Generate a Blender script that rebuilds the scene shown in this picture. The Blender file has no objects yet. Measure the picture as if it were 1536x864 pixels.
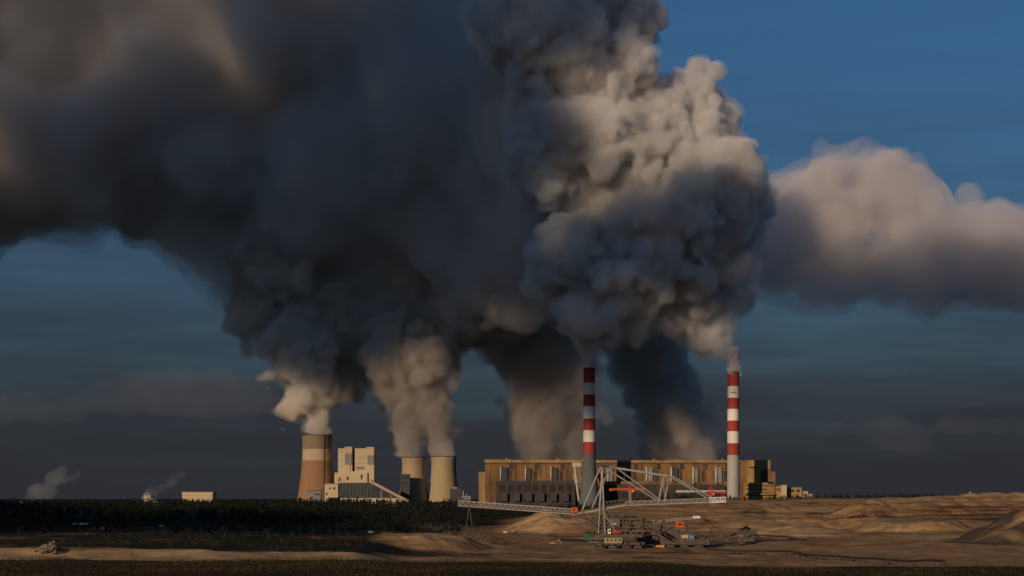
import bpy, math, random
import numpy as np
from mathutils import Vector, Matrix

random.seed(7)
R = math.radians
scene = bpy.context.scene
col = scene.collection

# ------------------------------------------------------------------ camera
EYE = 18.0            # height of the viewer's eye above the power station's ground
F = 2500.0            # focal length in photo pixels (photo is 1536 x 864)
HOR = 748.0           # photo row of the horizon
def at(px, py, Y):
    """world point seen at photo position (px, py) at the distance Y"""
    return Vector(((px - 768.0) * Y / F, Y, EYE - (py - HOR) * Y / F))
cd = bpy.data.cameras.new('camera')
cam = bpy.data.objects.new('camera', cd); col.objects.link(cam)
cam.location = (0, 0, EYE); cam.rotation_euler = (R(90), 0, 0)
cd.sensor_width = 36.0; cd.lens = 36.0 * F / 1536.0
cd.shift_y = (HOR - 432.0) / 1536.0
cd.clip_start = 1.0; cd.clip_end = 120000.0
scene.camera = cam

# ------------------------------------------------------------------ light
SUN_EL, SUN_AZ = 12.0, 32.0      # elevation; degrees left of straight behind the viewer
sdir = Vector((-math.sin(R(SUN_AZ)) * math.cos(R(SUN_EL)), -math.cos(R(SUN_AZ)) * math.cos(R(SUN_EL)), math.sin(R(SUN_EL))))
ld = bpy.data.lights.new('sun', 'SUN'); ld.energy = 3.6; ld.angle = R(0.5); ld.color = (1.0, 0.73, 0.50)
sun = bpy.data.objects.new('sun', ld); col.objects.link(sun)
sun.location = (-600, -900, 500)
sun.rotation_euler = sdir.to_track_quat('Z', 'Y').to_euler()

world = bpy.data.worlds.new("World"); scene.world = world; world.use_nodes = True
wn, wl = world.node_tree.nodes, world.node_tree.links
wn.clear()
wo = wn.new('ShaderNodeOutputWorld'); bg = wn.new('ShaderNodeBackground'); sky = wn.new('ShaderNodeTexSky')
sky.sky_type = 'NISHITA'; sky.sun_disc = False
sky.sun_elevation = R(SUN_EL); sky.sun_rotation = math.atan2(sdir.x, sdir.y)
sky.altitude = 200; sky.air_density = 1.0; sky.dust_density = 0.6; sky.ozone_density = 6.0
bg.inputs['Strength'].default_value = 0.066
wl.new(bg.outputs[0], wo.inputs[0])
# a far bank of slate-blue stratus lies all round the horizon and thins out upwards
tc = wn.new('ShaderNodeTexCoord'); sep = wn.new('ShaderNodeSeparateXYZ'); wl.new(tc.outputs['Generated'], sep.inputs[0])
mp = wn.new('ShaderNodeMapping'); mp.inputs['Scale'].default_value = (5, 5, 40); wl.new(tc.outputs['Generated'], mp.inputs[0])
nz = wn.new('ShaderNodeTexNoise'); nz.inputs['Scale'].default_value = 1.3; nz.inputs['Detail'].default_value = 5; wl.new(mp.outputs[0], nz.inputs[0])
def wmath(op, a, b):
    n = wn.new('ShaderNodeMath'); n.operation = op
    for i, v in enumerate((a, b)):
        if v is None: continue
        if isinstance(v, (int, float)): n.inputs[i].default_value = v
        else: wl.new(v, n.inputs[i])
    return n.outputs[0]
off = wmath('MULTIPLY', wmath('SUBTRACT', nz.outputs[0], 0.5), 0.10)
hgt = wmath('ADD', sep.outputs['Z'], off)
mr = wn.new('ShaderNodeMapRange'); mr.interpolation_type = 'SMOOTHSTEP'
mr.inputs['From Min'].default_value = 0.005; mr.inputs['From Max'].default_value = 0.31
mr.inputs['To Min'].default_value = 1.0; mr.inputs['To Max'].default_value = 0.0
wl.new(hgt, mr.inputs[0])
mx = wn.new('ShaderNodeMix'); mx.data_type = 'RGBA'
STRATUS = (0.49, 0.52, 0.65, 1)
mx.inputs['B'].default_value = STRATUS
wl.new(mr.outputs[0], mx.inputs['Factor'])
tint = wn.new('ShaderNodeMix'); tint.data_type = 'RGBA'; tint.blend_type = 'MULTIPLY'; tint.inputs['Factor'].default_value = 1.0
tint.inputs['B'].default_value = (0.97, 1.05, 1.0, 1)
wl.new(sky.outputs[0], tint.inputs['A']); wl.new(tint.outputs['Result'], mx.inputs['A'])
wl.new(mx.outputs['Result'], bg.inputs['Color'])

vs = scene.view_settings
vs.view_transform = 'Standard'; vs.look = 'None'; vs.gamma = 1.0; vs.use_curve_mapping = False
vs.exposure = -0.35
cy = scene.cycles
cy.max_bounces = 7; cy.diffuse_bounces = 2; cy.glossy_bounces = 1; cy.transmission_bounces = 2
cy.volume_bounces = 5; cy.transparent_max_bounces = 24
cy.use_denoising = True
try: cy.denoiser = 'OPENIMAGEDENOISE'
except Exception: pass
cy.caustics_reflective = False; cy.caustics_refractive = False

# ------------------------------------------------------------------ helpers
def tag(o, label=None, cat=None, group=None, kind=None):
    if label: o['label'] = label
    if cat and label: o['category'] = cat
    if group: o['group'] = group
    if kind: o['kind'] = kind
    return o
def empty(name, loc, label=None, cat=None, group=None):
    o = bpy.data.objects.new(name, None); o.location = loc; o.empty_display_size = 5
    col.objects.link(o); return tag(o, label, cat, group)
class MB:
    """collects shapes; build() links them as one mesh object"""
    def __init__(s): s.v = []; s.f = []
    def add(s, vs_, fs):
        n = len(s.v); s.v += [tuple(p) for p in vs_]; s.f += [tuple(i + n for i in f) for f in fs]; return s
    def box(s, x0, x1, y0, y1, z0, z1):
        return s.add([(x0,y0,z0),(x1,y0,z0),(x1,y1,z0),(x0,y1,z0),(x0,y0,z1),(x1,y0,z1),(x1,y1,z1),(x0,y1,z1)],
                     [(0,3,2,1),(4,5,6,7),(0,1,5,4),(1,2,6,5),(2,3,7,6),(3,0,4,7)])
    def bar(s, a, b, r, n=6, r2=None):
        a, b = Vector(a), Vector(b); d = b - a
        if d.length < 1e-6: return s
        r2 = r if r2 is None else r2
        q = d.to_track_quat('Z', 'Y'); vv = []
        for p, rr in ((a, r), (b, r2)):
            for k in range(n):
                t = 2 * math.pi * (k + .5) / n
                vv.append(p + q @ Vector((math.cos(t) * rr, math.sin(t) * rr, 0)))
        return s.add(vv, [(k, (k+1) % n, n + (k+1) % n, n + k) for k in range(n)] + [tuple(range(n))[::-1], tuple(range(n, 2*n))])
    def beam(s, a, b, w, h):
        """square section bar"""
        a, b = Vector(a), Vector(b); d = (b - a).normalized()
        up = Vector((0, 0, 1)) if abs(d.z) < .95 else Vector((0, 1, 0))
        sx = d.cross(up).normalized() * w / 2; sz = sx.cross(d).normalized() * h / 2
        vv = [p + i * sx + j * sz for p in (a, b) for i, j in ((-1,-1),(1,-1),(1,1),(-1,1))]
        return s.add(vv, [(0,1,5,4),(1,2,6,5),(2,3,7,6),(3,0,4,7),(0,3,2,1),(4,5,6,7)])
    def lathe(s, prof, n=48, c=(0, 0), cap=True):
        m = len(prof); vv = []
        for r, z in prof:
            for k in range(n):
                t = 2 * math.pi * k / n; vv.append((c[0] + r * math.cos(t), c[1] + r * math.sin(t), z))
        ff = [(j*n + k, j*n + (k+1) % n, (j+1)*n + (k+1) % n, (j+1)*n + k) for j in range(m-1) for k in range(n)]
        if cap: ff += [tuple(range(n))[::-1], tuple(range((m-1)*n, m*n))]
        return s.add(vv, ff)
    def truss(s, a, b, w, h, n, r, y0=0):
        """box girder from a to b: four chords, posts and diagonals"""
        a, b = Vector(a), Vector(b); d = (b - a).normalized()
        up = Vector((0, 0, 1)) if abs(d.z) < .9 else Vector((0, 1, 0))
        sx = d.cross(up).normalized() * w / 2; sz = sx.cross(d).normalized() * h / 2
        cs = [(-1,-1),(1,-1),(1,1),(-1,1)]
        P = lambda t, c: a.lerp(b, t) + c[0] * sx + c[1] * sz
        for c in cs: s.bar(P(0, c), P(1, c), r * 1.3, 4)
        for k in range(n + 1):
            t = k / n
            for i in range(4): s.bar(P(t, cs[i]), P(t, cs[(i+1) % 4]), r * .8, 4)
            if k < n:
                for i in range(4):
                    j = (i + 1) % 4
                    if k % 2: s.bar(P(t, cs[i]), P((k+1)/n, cs[j]), r * .7, 4)
                    else: s.bar(P(t, cs[j]), P((k+1)/n, cs[i]), r * .7, 4)
        return s
    def build(s, name, mat, parent=None, smooth=False):
        me = bpy.data.meshes.new(name); me.from_pydata(s.v, [], s.f); me.update()
        if smooth:
            for p in me.polygons: p.use_smooth = True
        o = bpy.data.objects.new(name, me); col.objects.link(o)
        if mat: me.materials.append(mat)
        if parent:
            o.parent = parent
            w = parent; L = Vector((0, 0, 0))
            while w: L += w.location; w = w.parent
            me.transform(Matrix.Translation(-L))       # meshes are given in world coordinates
        return o

def new_mat(name, color, rough=0.85, var=0.25, scale=0.05, metal=0.0, bump=0.0, stretch=(1,1,1), dirt=None, dirt_scale=0.02, dirt_amt=0.5):
    m = bpy.data.materials.new(name); m.use_nodes = True
    n, l = m.node_tree.nodes, m.node_tree.links
    b = n['Principled BSDF']; b.inputs['Roughness'].default_value = rough; b.inputs['Metallic'].default_value = metal
    try: b.inputs['Specular IOR Level'].default_value = 0.25
    except Exception: pass
    t = n.new('ShaderNodeTexCoord'); mpn = n.new('ShaderNodeMapping'); mpn.inputs['Scale'].default_value = stretch
    l.new(t.outputs['Object'], mpn.inputs[0])
    a = n.new('ShaderNodeTexNoise'); a.inputs['Scale'].default_value = scale; a.inputs['Detail'].default_value = 6; a.inputs['Roughness'].default_value = .65
    l.new(mpn.outputs[0], a.inputs[0])
    r = n.new('ShaderNodeMapRange'); r.inputs['From Min'].default_value = .3; r.inputs['From Max'].default_value = .7
    r.inputs['To Min'].default_value = 1 - var; r.inputs['To Max'].default_value = 1 + var
    l.new(a.outputs[0], r.inputs[0])
    mul = n.new('ShaderNodeMix'); mul.data_type = 'RGBA'; mul.blend_type = 'MULTIPLY'; mul.inputs['Factor'].default_value = 1
    mul.inputs['A'].default_value = (*color, 1); l.new(r.outputs[0], mul.inputs['B'])
    out = mul.outputs['Result']
    if dirt:
        d = n.new('ShaderNodeTexNoise'); d.inputs['Scale'].default_value = dirt_scale; d.inputs['Detail'].default_value = 8
        l.new(mpn.outputs[0], d.inputs[0])
        dr = n.new('ShaderNodeMapRange'); dr.inputs['From Min'].default_value = .45; dr.inputs['From Max'].default_value = .7
        dr.inputs['To Max'].default_value = dirt_amt; l.new(d.outputs[0], dr.inputs[0])
        dm = n.new('ShaderNodeMix'); dm.data_type = 'RGBA'; l.new(dr.outputs[0], dm.inputs['Factor'])
        l.new(out, dm.inputs['A']); dm.inputs['B'].default_value = (*dirt, 1); out = dm.outputs['Result']
    l.new(out, b.inputs['Base Color'])
    if bump:
        bn = n.new('ShaderNodeBump'); bn.inputs['Strength'].default_value = .6; bn.inputs['Distance'].default_value = bump
        l.new(a.outputs[0], bn.inputs['Height']); l.new(bn.outputs[0], b.inputs['Normal'])
    return m

def noise3(nx, ny, nz_, L, seed, org=(0., 0., 0.)):
    """smooth value noise on a grid, L = (lx, ly, lz) lattice spacing in cells; about -1..1"""
    rng = np.random.RandomState(seed)
    mats = []; dims = []
    for n, l in zip((nx, ny, nz_), L):
        m = int(n / l) + 5; x = np.arange(n) / l + rng.rand(); i = x.astype(int); f = x - i
        M = np.zeros((n, m), np.float32); idx = np.arange(n)
        M[idx, i] = (1-f)**3/6; M[idx, i+1] = (3*f**3-6*f**2+4)/6; M[idx, i+2] = (-3*f**3+3*f**2+3*f+1)/6; M[idx, i+3] = f**3/6
        mats.append(M); dims.append(m)
    g = rng.uniform(-1, 1, dims).astype(np.float32)
    g = np.tensordot(mats[0], g, (1, 0)); g = np.tensordot(mats[1], g, (1, 1)).transpose(1, 0, 2)
    g = np.tensordot(g, mats[2], (2, 1))
    return g * 2.6

def surface_nets(Fd, org, h):
    """quads on the zero level of the field (positive inside)"""
    ins = Fd > 0
    nx, ny, nz_ = Fd.shape
    acc = np.zeros((nx-1, ny-1, nz_-1, 3), np.float32); cnt = np.zeros((nx-1, ny-1, nz_-1), np.float32)
    sh = lambda A, o: A[o[0]:nx-1+o[0], o[1]:ny-1+o[1], o[2]:nz_-1+o[2]]
    for ax in range(3):
        for u in (0, 1):
            for v in (0, 1):
                o = [0, 0, 0]; oth = [k for k in range(3) if k != ax]; o[oth[0]] = u; o[oth[1]] = v
                o2 = list(o); o2[ax] = 1
                a, b = sh(Fd, o), sh(Fd, o2); m = (a > 0) != (b > 0)
                t = np.where(m, a / np.where(m, a - b, 1), 0)
                for k in range(3):
                    acc[..., k] += np.where(m, (t if k == ax else float(o[k])), 0)
                cnt += m
    act = cnt > 0
    ids = -np.ones(act.shape, np.int64); n = int(act.sum()); ids[act] = np.arange(n)
    ijk = np.argwhere(act).astype(np.float32)
    verts = (ijk + acc[act] / cnt[act][:, None]) * h + np.array(org, np.float32)
    faces = []
    for ax in range(3):
        oth = [k for k in range(3) if k != ax]
        s0 = [slice(1, -1)] * 3; s1 = [slice(1, -1)] * 3
        s0[ax] = slice(0, -1); s1[ax] = slice(1, None)
        a, b = ins[tuple(s0)], ins[tuple(s1)]
        for flip in (False, True):
            w = np.argwhere((a & ~b) if not flip else (~a & b))
            if not len(w): continue
            base = w.copy(); base[:, oth[0]] += 1; base[:, oth[1]] += 1
            q = []
            for du, dv in ((0, 0), (1, 0), (1, 1), (0, 1)):
                c = base.copy(); c[:, oth[0]] -= du; c[:, oth[1]] -= dv
                q.append(ids[c[:, 0], c[:, 1], c[:, 2]])
            q = np.stack(q, 1)
            if (flip != (ax == 1)): q = q[:, ::-1]
            faces.append(q)
    return verts, np.concatenate(faces)

def np_mesh(name, v, f, mat, smooth=True):
    me = bpy.data.meshes.new(name); k = f.shape[1]
    me.vertices.add(len(v)); me.vertices.foreach_set('co', np.ascontiguousarray(v, np.float32).ravel())
    me.loops.add(f.size); me.loops.foreach_set('vertex_index', np.ascontiguousarray(f, np.int32).ravel())
    me.polygons.add(len(f)); me.polygons.foreach_set('loop_start', np.arange(0, f.size, k, dtype=np.int32))
    me.update(calc_edges=True); me.validate()
    if smooth: me.polygons.foreach_set('use_smooth', np.ones(len(me.polygons), bool))
    o = bpy.data.objects.new(name, me); col.objects.link(o)
    if mat: me.materials.append(mat)
    return o

def steam_mat(name, mfp, color=(.97, .97, .97), g=0.0):
    m = bpy.data.materials.new(name); m.use_nodes = True
    n, l = m.node_tree.nodes, m.node_tree.links; n.clear()
    o = n.new('ShaderNodeOutputMaterial'); p = n.new('ShaderNodeVolumePrincipled')
    p.inputs['Color'].default_value = (*color, 1); p.inputs['Density'].default_value = 1.0 / mfp; p.inputs['Anisotropy'].default_value = g
    l.new(p.outputs[0], o.inputs['Volume'])
    m.cycles.homogeneous_volume = True
    return m

def cloud(name, blobs, h, mat, oct=((90, 24), (45, 12), (22, 6)), seed=1, puff=2, sub=6, label=None, cat='smoke plume', group=None, kind=None, rref=60.0, billow=1.0, warp=None, veils=(), floor=None):
    """blobs: world (x, y, z, r).  Union of spheres with smaller ones budding from them, then billowed by noise."""
    rng = random.Random(seed); B = [tuple(b) for b in blobs]; cur = B[:]; B = [b + (b[3],) for b in B]
    cur = [b for b in B]
    for lev in range(puff):
        nxt = []
        for (x, y, z, r, R0) in cur:
            for _ in range(sub if lev == 0 else 4):
                u = Vector((rng.gauss(0, 1), rng.gauss(0, 1), rng.gauss(0, 1))).normalized()
                rr = r * rng.uniform(.28, .48); d = r * rng.uniform(.72, .95)
                nxt.append((x + u.x*d, y + u.y*d, z + u.z*d, rr, R0))
        B += nxt; cur = nxt
    A = np.array(B); amp = sum(a for _, a in oct); m = amp + 3*h + max([0] + [vo for vo, *_ in veils]) + (sum(a for _, a in warp) if warp else 0)
    lo = (A[:, :3] - A[:, 3:4]).min(0) - m; hi = (A[:, :3] + A[:, 3:4]).max(0) + m
    N = np.ceil((hi - lo) / h).astype(int) + 1
    Fd = np.full(N, -m, np.float32); Rf = np.full(N, 1.0, np.float32)
    ax = [lo[k] + np.arange(N[k]) * h for k in range(3)]
    if warp:
        WP = [sum(noise3(*N, (Lw/h, Lw/h, Lw/h), seed*7 + 100*k + q) * aw for q, (Lw, aw) in enumerate(warp)).astype(np.float32) for k in range(3)]
    for (x, y, z, r, R0) in B:
        s = []
        for k, c in enumerate((x, y, z)):
            i0 = max(0, int((c - r - m - lo[k]) / h)); i1 = min(N[k], int((c + r + m - lo[k]) / h) + 2); s.append(slice(i0, i1))
        X = ax[0][s[0]][:, None, None] - x; Y = ax[1][s[1]][None, :, None] - y; Z = (ax[2][s[2]][None, None, :] - z)
        if warp:
            fw = min(1.0, R0 / rref); X = X + WP[0][tuple(s)]*fw; Y = Y + WP[1][tuple(s)]*fw; Z = Z + WP[2][tuple(s)]*fw
        d = r - np.sqrt(X*X + Y*Y + Z*Z)
        s = tuple(s); w = d > Fd[s]
        Fd[s] = np.where(w, d, Fd[s]); Rf[s] = np.where(w, min(1.0, R0 / rref), Rf[s])
    base = Fd.copy()
    if floor is not None:      # steam leaves the rim, it does not hang below it
        base = base.copy(); cut = np.clip(floor - ax[2], 0, None)[None, None, :] * 3.0
        Fd = Fd - cut.astype(np.float32)
    for i, (L, a) in enumerate(oct):
        nn = noise3(*N, (L/h, L/h, L/h), seed*13 + i)
        Fd += ((np.abs(nn) * 2.2 - 0.8) * billow + nn * (1 - billow)).astype(np.float32) * a * Rf
    veil_fields = []
    for vi, (vo, vmat, vn) in enumerate(veils):
        G = Fd + vo * Rf
        for q, (L, a) in enumerate(vn): G = G + noise3(*N, (L/h, L/h, L/h), seed*17 + 5*vi + q).astype(np.float32) * a * Rf
        veil_fields.append((np.where(base < -(amp + vo) * .95, -1.0, G), vmat))
    Fd = np.where(base < -amp * .95, -1.0, Fd)
    Fd[0] = Fd[-1] = -1; Fd[:, 0] = Fd[:, -1] = -1; Fd[:, :, 0] = Fd[:, :, -1] = -1
    v, f = surface_nets(Fd, lo, h)
    o = np_mesh(name, v, f, mat)
    print('CLOUD', name, tuple(N), len(f))
    for G, vmat in veil_fields:
        G[0] = G[-1] = -1; G[:, 0] = G[:, -1] = -1; G[:, :, 0] = G[:, :, -1] = -1
        v, f = surface_nets(G, lo, h); c = np_mesh('vapour_veil', v, f, vmat); c.parent = o
    return tag(o, label, cat, group, kind)

def path(pts, step=0.5):
    """photo-space knots (px, py, r_px, Y) -> world blobs along the line"""
    out = []
    P = [(*at(px, py, Y), r * Y / F) for px, py, r, Y in pts]
    for a, b in zip(P, P[1:]):
        d = (Vector(a[:3]) - Vector(b[:3])).length; n = max(1, int(d / (step * min(a[3], b[3]))))
        for k in range(n):
            t = k / n; out.append(tuple(a[i]*(1-t) + b[i]*t for i in range(4)))
    out.append(P[-1]); return out
def blobs(pts): return [(*at(px, py, Y), r * Y / F) for px, py, r, Y in pts]

# ------------------------------------------------------------------ ground sheet
# knots per column of the view: (distance, drop below the eye)
def K(*l): return [(Y, (py - HOR) * Y / F) for Y, py in l]
GR = [(-400, 5.0), (30, 5.0), (138, 5.0), (200, 25.0), (800, 37.0)]
GM = [(-400, 5.1), (30, 5.1), (138, 5.2), (200, 26.0), (800, 38.0)]
GQ = [(-400, 5.4), (30, 5.4), (138, 5.6), (200, 27.0), (800, 40.0)]
colsdef = [
 (-900, GR + K((1015,841),(1042,823),(1150,823.5),(1400,817),(2000,798),(2300,794),(3000,774),(3600,764),(4200,760)) ),
 (  60, GR + K((1015,840),(1042,824),(1150,824.5),(1400,817),(2000,798),(2300,794),(3000,774),(3600,764),(4200,760)) ),
 ( 300, GR + K((1020,840),(1048,826),(1150,826.5),(1400,818),(2000,799),(2300,794),(3000,774),(3600,764),(4200,760)) ),
 ( 520, GR + K((1070,840),(1110,828),(1250,828),(1400,822),(2000,804),(2300,797),(3000,776),(3600,764),(4200,760)) ),
 ( 620, GM + K((1150,841),(1300,837),(1500,832),(1700,828),(2000,808),(2300,799),(3000,780),(3600,766),(4200,760)) ),
 ( 740, GM + K((1150,842),(1300,839),(1550,834),(1800,826),(2100,814),(2500,801),(2900,788),(3600,768),(4200,760)) ),
 ( 850, GM + K((1150,843),(1300,840),(1620,834),(1900,825),(2150,813),(2500,800),(2900,768),(3300,764),(4200,760)) ),
 ( 960, GM + K((1150,844),(1300,841),(1620,834),(1900,825),(2150,813),(2500,800),(2850,760),(3050,751),(4200,757)) ),
 (1090, GQ + K((1150,853),(1300,846),(1620,835),(1900,826),(2150,813),(2500,796),(2850,763),(3050,750),(4200,757)) ),
 (1240, GQ + K((1150,853),(1300,846),(1620,835),(1850,823),(2150,810),(2500,794),(2850,764),(3050,748),(4200,755)) ),
 (1330, GQ + K((1150,853),(1300,846),(1620,835),(1850,821),(2150,806),(2500,786),(2700,765),(2900,746),(4200,755)) ),
 (1430, GQ + K((1150,853),(1300,846),(1620,835),(1850,820),(2150,804),(2450,789),(2600,768),(2850,742.5),(4200,755)) ),
 (1540, GQ + K((1150,853),(1300,846),(1620,835),(1850,819),(2150,802),(2450,787),(2600,766),(2850,741),(4200,755)) ),
 (2600, GQ + K((1150,853),(1300,846),(1620,835),(1850,819),(2150,802),(2450,787),(2600,766),(2850,741),(4200,755)) ),
]
for _, c in colsdef: c += [(6000, 18.0), (9000, 18.0), (70000, 18.0)]
mounds = [  # px, Y, height, half-width x, half-length y, flatness
 (640, 1850, 13, 75, 120, 2.6), (705, 2050, 9, 60, 120, 2.0), (800, 2620, 15, 60, 90, 1.6), (848, 2620, 17, 70, 120, 1.8),
 (1190, 2350, 15, 85, 90, 1.5), (1130, 2500, 14, 90, 90, 1.7), (1370, 2330, 14, 85, 70, 3.2), (1505, 1980, 17, 60, 80, 2.0), (1580, 2000, 20, 80, 80, 2.5),
 (1250, 2560, 12, 110, 60, 2.2), (75, 1090, 5.5, 13, 18, 1.4), (1290, 2700, 16, 60, 80, 1.7),
]
CN = np.array([c for c, _ in colsdef], float)
CY = np.array([[k[0] for k in c] for _, c in colsdef], float)
CZ = np.array([[k[1] for k in c] for _, c in colsdef], float)
_rng = np.random.RandomState(3)
_L = _rng.uniform(-1, 1, (4, 256, 256))
def n2(x, y, s, i):
    x = np.asarray(x, float) / s + 71.3; y = np.asarray(y, float) / s + 37.7
    xi = np.floor(x).astype(int); yi = np.floor(y).astype(int); fx = x - xi; fy = y - yi
    fx = fx*fx*(3-2*fx); fy = fy*fy*(3-2*fy); g = lambda a, b: _L[i, a & 255, b & 255]
    return (g(xi, yi)*(1-fx) + g(xi+1, yi)*fx)*(1-fy) + (g(xi, yi+1)*(1-fx) + g(xi+1, yi+1)*fx)*fy
def ground_z(x, y):
    x = np.atleast_1d(np.asarray(x, float)); y = np.atleast_1d(np.asarray(y, float))
    ye = np.maximum(y, 60.0)
    px = 768 + x * F / ye
    px = np.clip(px + n2(x, y, 130, 0) * 14, CN[0], CN[-1] - .01)
    j = np.clip(np.searchsorted(CN, px, 'right') - 1, 0, len(CN) - 2)
    t = (px - CN[j]) / (CN[j+1] - CN[j]); t = t*t*(3-2*t)
    d = np.zeros(len(x))
    for jj in np.unique(j):
        m = j == jj
        a = np.interp(y[m], CY[jj], CZ[jj]); b = np.interp(y[m], CY[jj+1], CZ[jj+1])
        d[m] = a*(1-t[m]) + b*t[m]
    z = EYE - d
    amp = np.clip((y - 150) / 600, 0, 1) * np.clip((5200 - y) / 1500, 0, 1)
    z = z + amp * (n2(x, y, 90, 1)*1.6 + n2(x, y, 33, 2)*.8 + n2(x, y, 12, 3)*.5 + n2(x, y, 5, 0)*.3)
    z = z + np.clip((y-20)/60, 0, 1)*np.clip((200 - y)/50, 0, 1) * (n2(x, y, 21, 2)*.12 + n2(x, y, 5, 1)*.06)
    # erosion gullies on the steep pit faces
    face = np.clip((y - 2450)/150, 0, 1) * np.clip((3050 - y)/150, 0, 1) * np.clip((x - 150)/200, 0, 1)
    z = z + face * (np.abs(n2(x + .35*(y-2500), y*.25, 26, 0))*3.0 + n2(x + .35*(y-2500), y*.2, 9, 3)*1.0 - 1.5)
    # benches cut into the pit faces
    q = z + n2(x, y, 70, 2)*2.0; z = z + face * 1.3*np.sin(q*2*math.pi/8.5)
    for (mpx, mY, mh, rx, ry, fl) in mounds:
        cx = (mpx - 768) * mY / F
        dd = np.abs((x - cx)/rx)**2 + np.abs((y - mY)/ry)**2
        q = np.clip(1 - np.sqrt(dd), 0, 1)
        z = z + mh * np.clip(q * fl, 0, 1) * (1 - .16*np.abs(n2(x + .6*y, y*.12, 8, 1)) - .10*np.abs(n2(x - .4*y, y*.1, 17, 2)))
    return z
def gz(x, y): return float(ground_z(x, y)[0])

rows = np.concatenate([np.linspace(-400, 40, 8), np.linspace(50, 200, 60), np.linspace(215, 780, 16), np.linspace(800, 1300, 110),
                       np.linspace(1305, 3200, 330), np.linspace(3230, 4300, 30), np.array([4600, 5000, 5600, 6300, 7500, 9000, 12000, 20000, 40000, 70000])])
us = np.concatenate([np.linspace(-3200, -300, 22), np.linspace(-260, 1800, 560), np.linspace(1850, 4700, 22)])
GX = (us[None, :] - 768) * np.maximum(rows, 60)[:, None] / F; GY = np.repeat(rows[:, None], len(us), 1)
GZ = ground_z(GX.ravel(), GY.ravel())
gv = np.stack([GX.ravel(), GY.ravel(), GZ], 1); nr, nc = GX.shape
ii = np.arange(nr*nc).reshape(nr, nc)
gf = np.stack([ii[:-1, :-1].ravel(), ii[:-1, 1:].ravel(), ii[1:, 1:].ravel(), ii[1:, :-1].ravel()], 1)
# soil kinds: sand, dark spoil, pale sand, forest floor, grass
x_, y_ = gv[:, 0], gv[:, 1]; P_ = 768 + x_ * F / np.maximum(y_, 60)
sand = np.array([.40, .232, .105]); pale = np.array([.49, .325, .165]); dark = np.array([.115, .060, .036]); red = np.array([.20, .095, .045])
forest = np.array([.022, .026, .014]); grass = np.array([.034, .027, .010]); olive = np.array([.09, .07, .045])
C = np.repeat(sand[None], len(x_), 0)
def blend(c, w): 
    global C
    w = np.clip(w, 0, 1)[:, None]; C = C*(1-w) + c[None]*w
na, nb, ncn = n2(x_, y_, 160, 0), n2(x_, y_*.35, 60, 1), n2(x_, y_*.5, 20, 2)
ell = lambda px, Y, rx, ry: 1.6 - 1.6*(((x_ - (px-768)*Y/F)/rx)**2 + ((y_ - Y)/ry)**2) + .8*nb + .5*ncn
blend(red, (nb*1.2 + ncn*.5 - .1) * (y_ > 1100))
blend(dark, (na + nb*.7 + ncn*.4 - .55) * 2 * (y_ > 1100))
blend(pale, (nb - na*.6 + ncn*.5 - .35) * 2)
for a in ((1330, 2600, 190, 60), (1430, 2560, 130, 50), (640, 1640, 110, 45), (1250, 2750, 60, 50), (1130, 2800, 30, 60), (1520, 2520, 80, 60)): blend(dark, ell(*a))
for a in ((1190, 2330, 90, 90), (640, 1840, 75, 90), (1130, 2500, 80, 80), (1060, 2300, 200, 90), (830, 2600, 80, 100)): blend(pale, ell(*a))
blend(np.array([.31, .22, .11]), ell(1370, 2310, 85, 60))
blend(olive, ell(1515, 1960, 75, 75) + .3)
blend(red, ell(1480, 2640, 180, 60)); blend(pale, ell(1400, 2850, 420, 50) - .3)
blend(pale*.9, (n2(x_ + .15*y_, y_*3, 40, 3) - .35)*1.6*(y_ > 1180)*(y_ < 2100)*(P_ > 600))   # wheel tracks across the flat
blend(pale, ((y_ > 950) & (y_ < 1180) & (P_ < 620)) * (.75 + ncn*.6 + nb*.5))
_q = GZ + na*3.0 + nb*1.2
blend(pale, (np.sin(_q*2*math.pi/6.5) - .45)*1.2*(x_ > 120)*(y_ > 2200))
blend(dark, (np.sin(_q*2*math.pi/9.0 + 2.0) - .62)*1.3*(x_ > 60)*(y_ > 2100))
fr = np.clip((y_ - 1160 - 20*ncn)/40, 0, 1) * np.clip((640 + 60*na + .06*(y_-1800) - P_)/50, 0, 1)
fr = np.maximum(fr, np.clip((y_ - 2700)/200, 0, 1) * np.clip((800 - P_)/60, 0, 1))
fr = np.maximum(fr, np.clip((y_ - 3120)/60, 0, 1))
blend(forest, fr)
blend(sand*.55, fr * (nb*1.5 + ncn - .75) * 1.3 * (y_ < 2400) * (P_ < 640))
blend(grass, np.clip((230 - y_)/20, 0, 1))
g = np_mesh('ground', gv, gf, None); tag(g, kind='structure')
ca = g.data.color_attributes.new('soil', 'FLOAT_COLOR', 'POINT')
ca.data.foreach_set('color', np.concatenate([C, np.ones((len(C), 1))], 1).astype(np.float32).ravel())
gm = new_mat('soil_ground', (1, 1, 1), 1.0, .42, .09, bump=1.6, stretch=(.35, 1, 1), dirt=(.09, .055, .032), dirt_scale=.05, dirt_amt=.4); g.data.materials.append(gm)
_n, _l = gm.node_tree.nodes, gm.node_tree.links
_a = _n.new('ShaderNodeAttribute'); _a.attribute_name = 'soil'
_mx = [n for n in _n if n.type == 'MIX'][0]; _l.new(_a.outputs['Color'], _mx.inputs['A'])
_n['Principled BSDF'].inputs['Specular IOR Level'].default_value = 0.05

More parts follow.
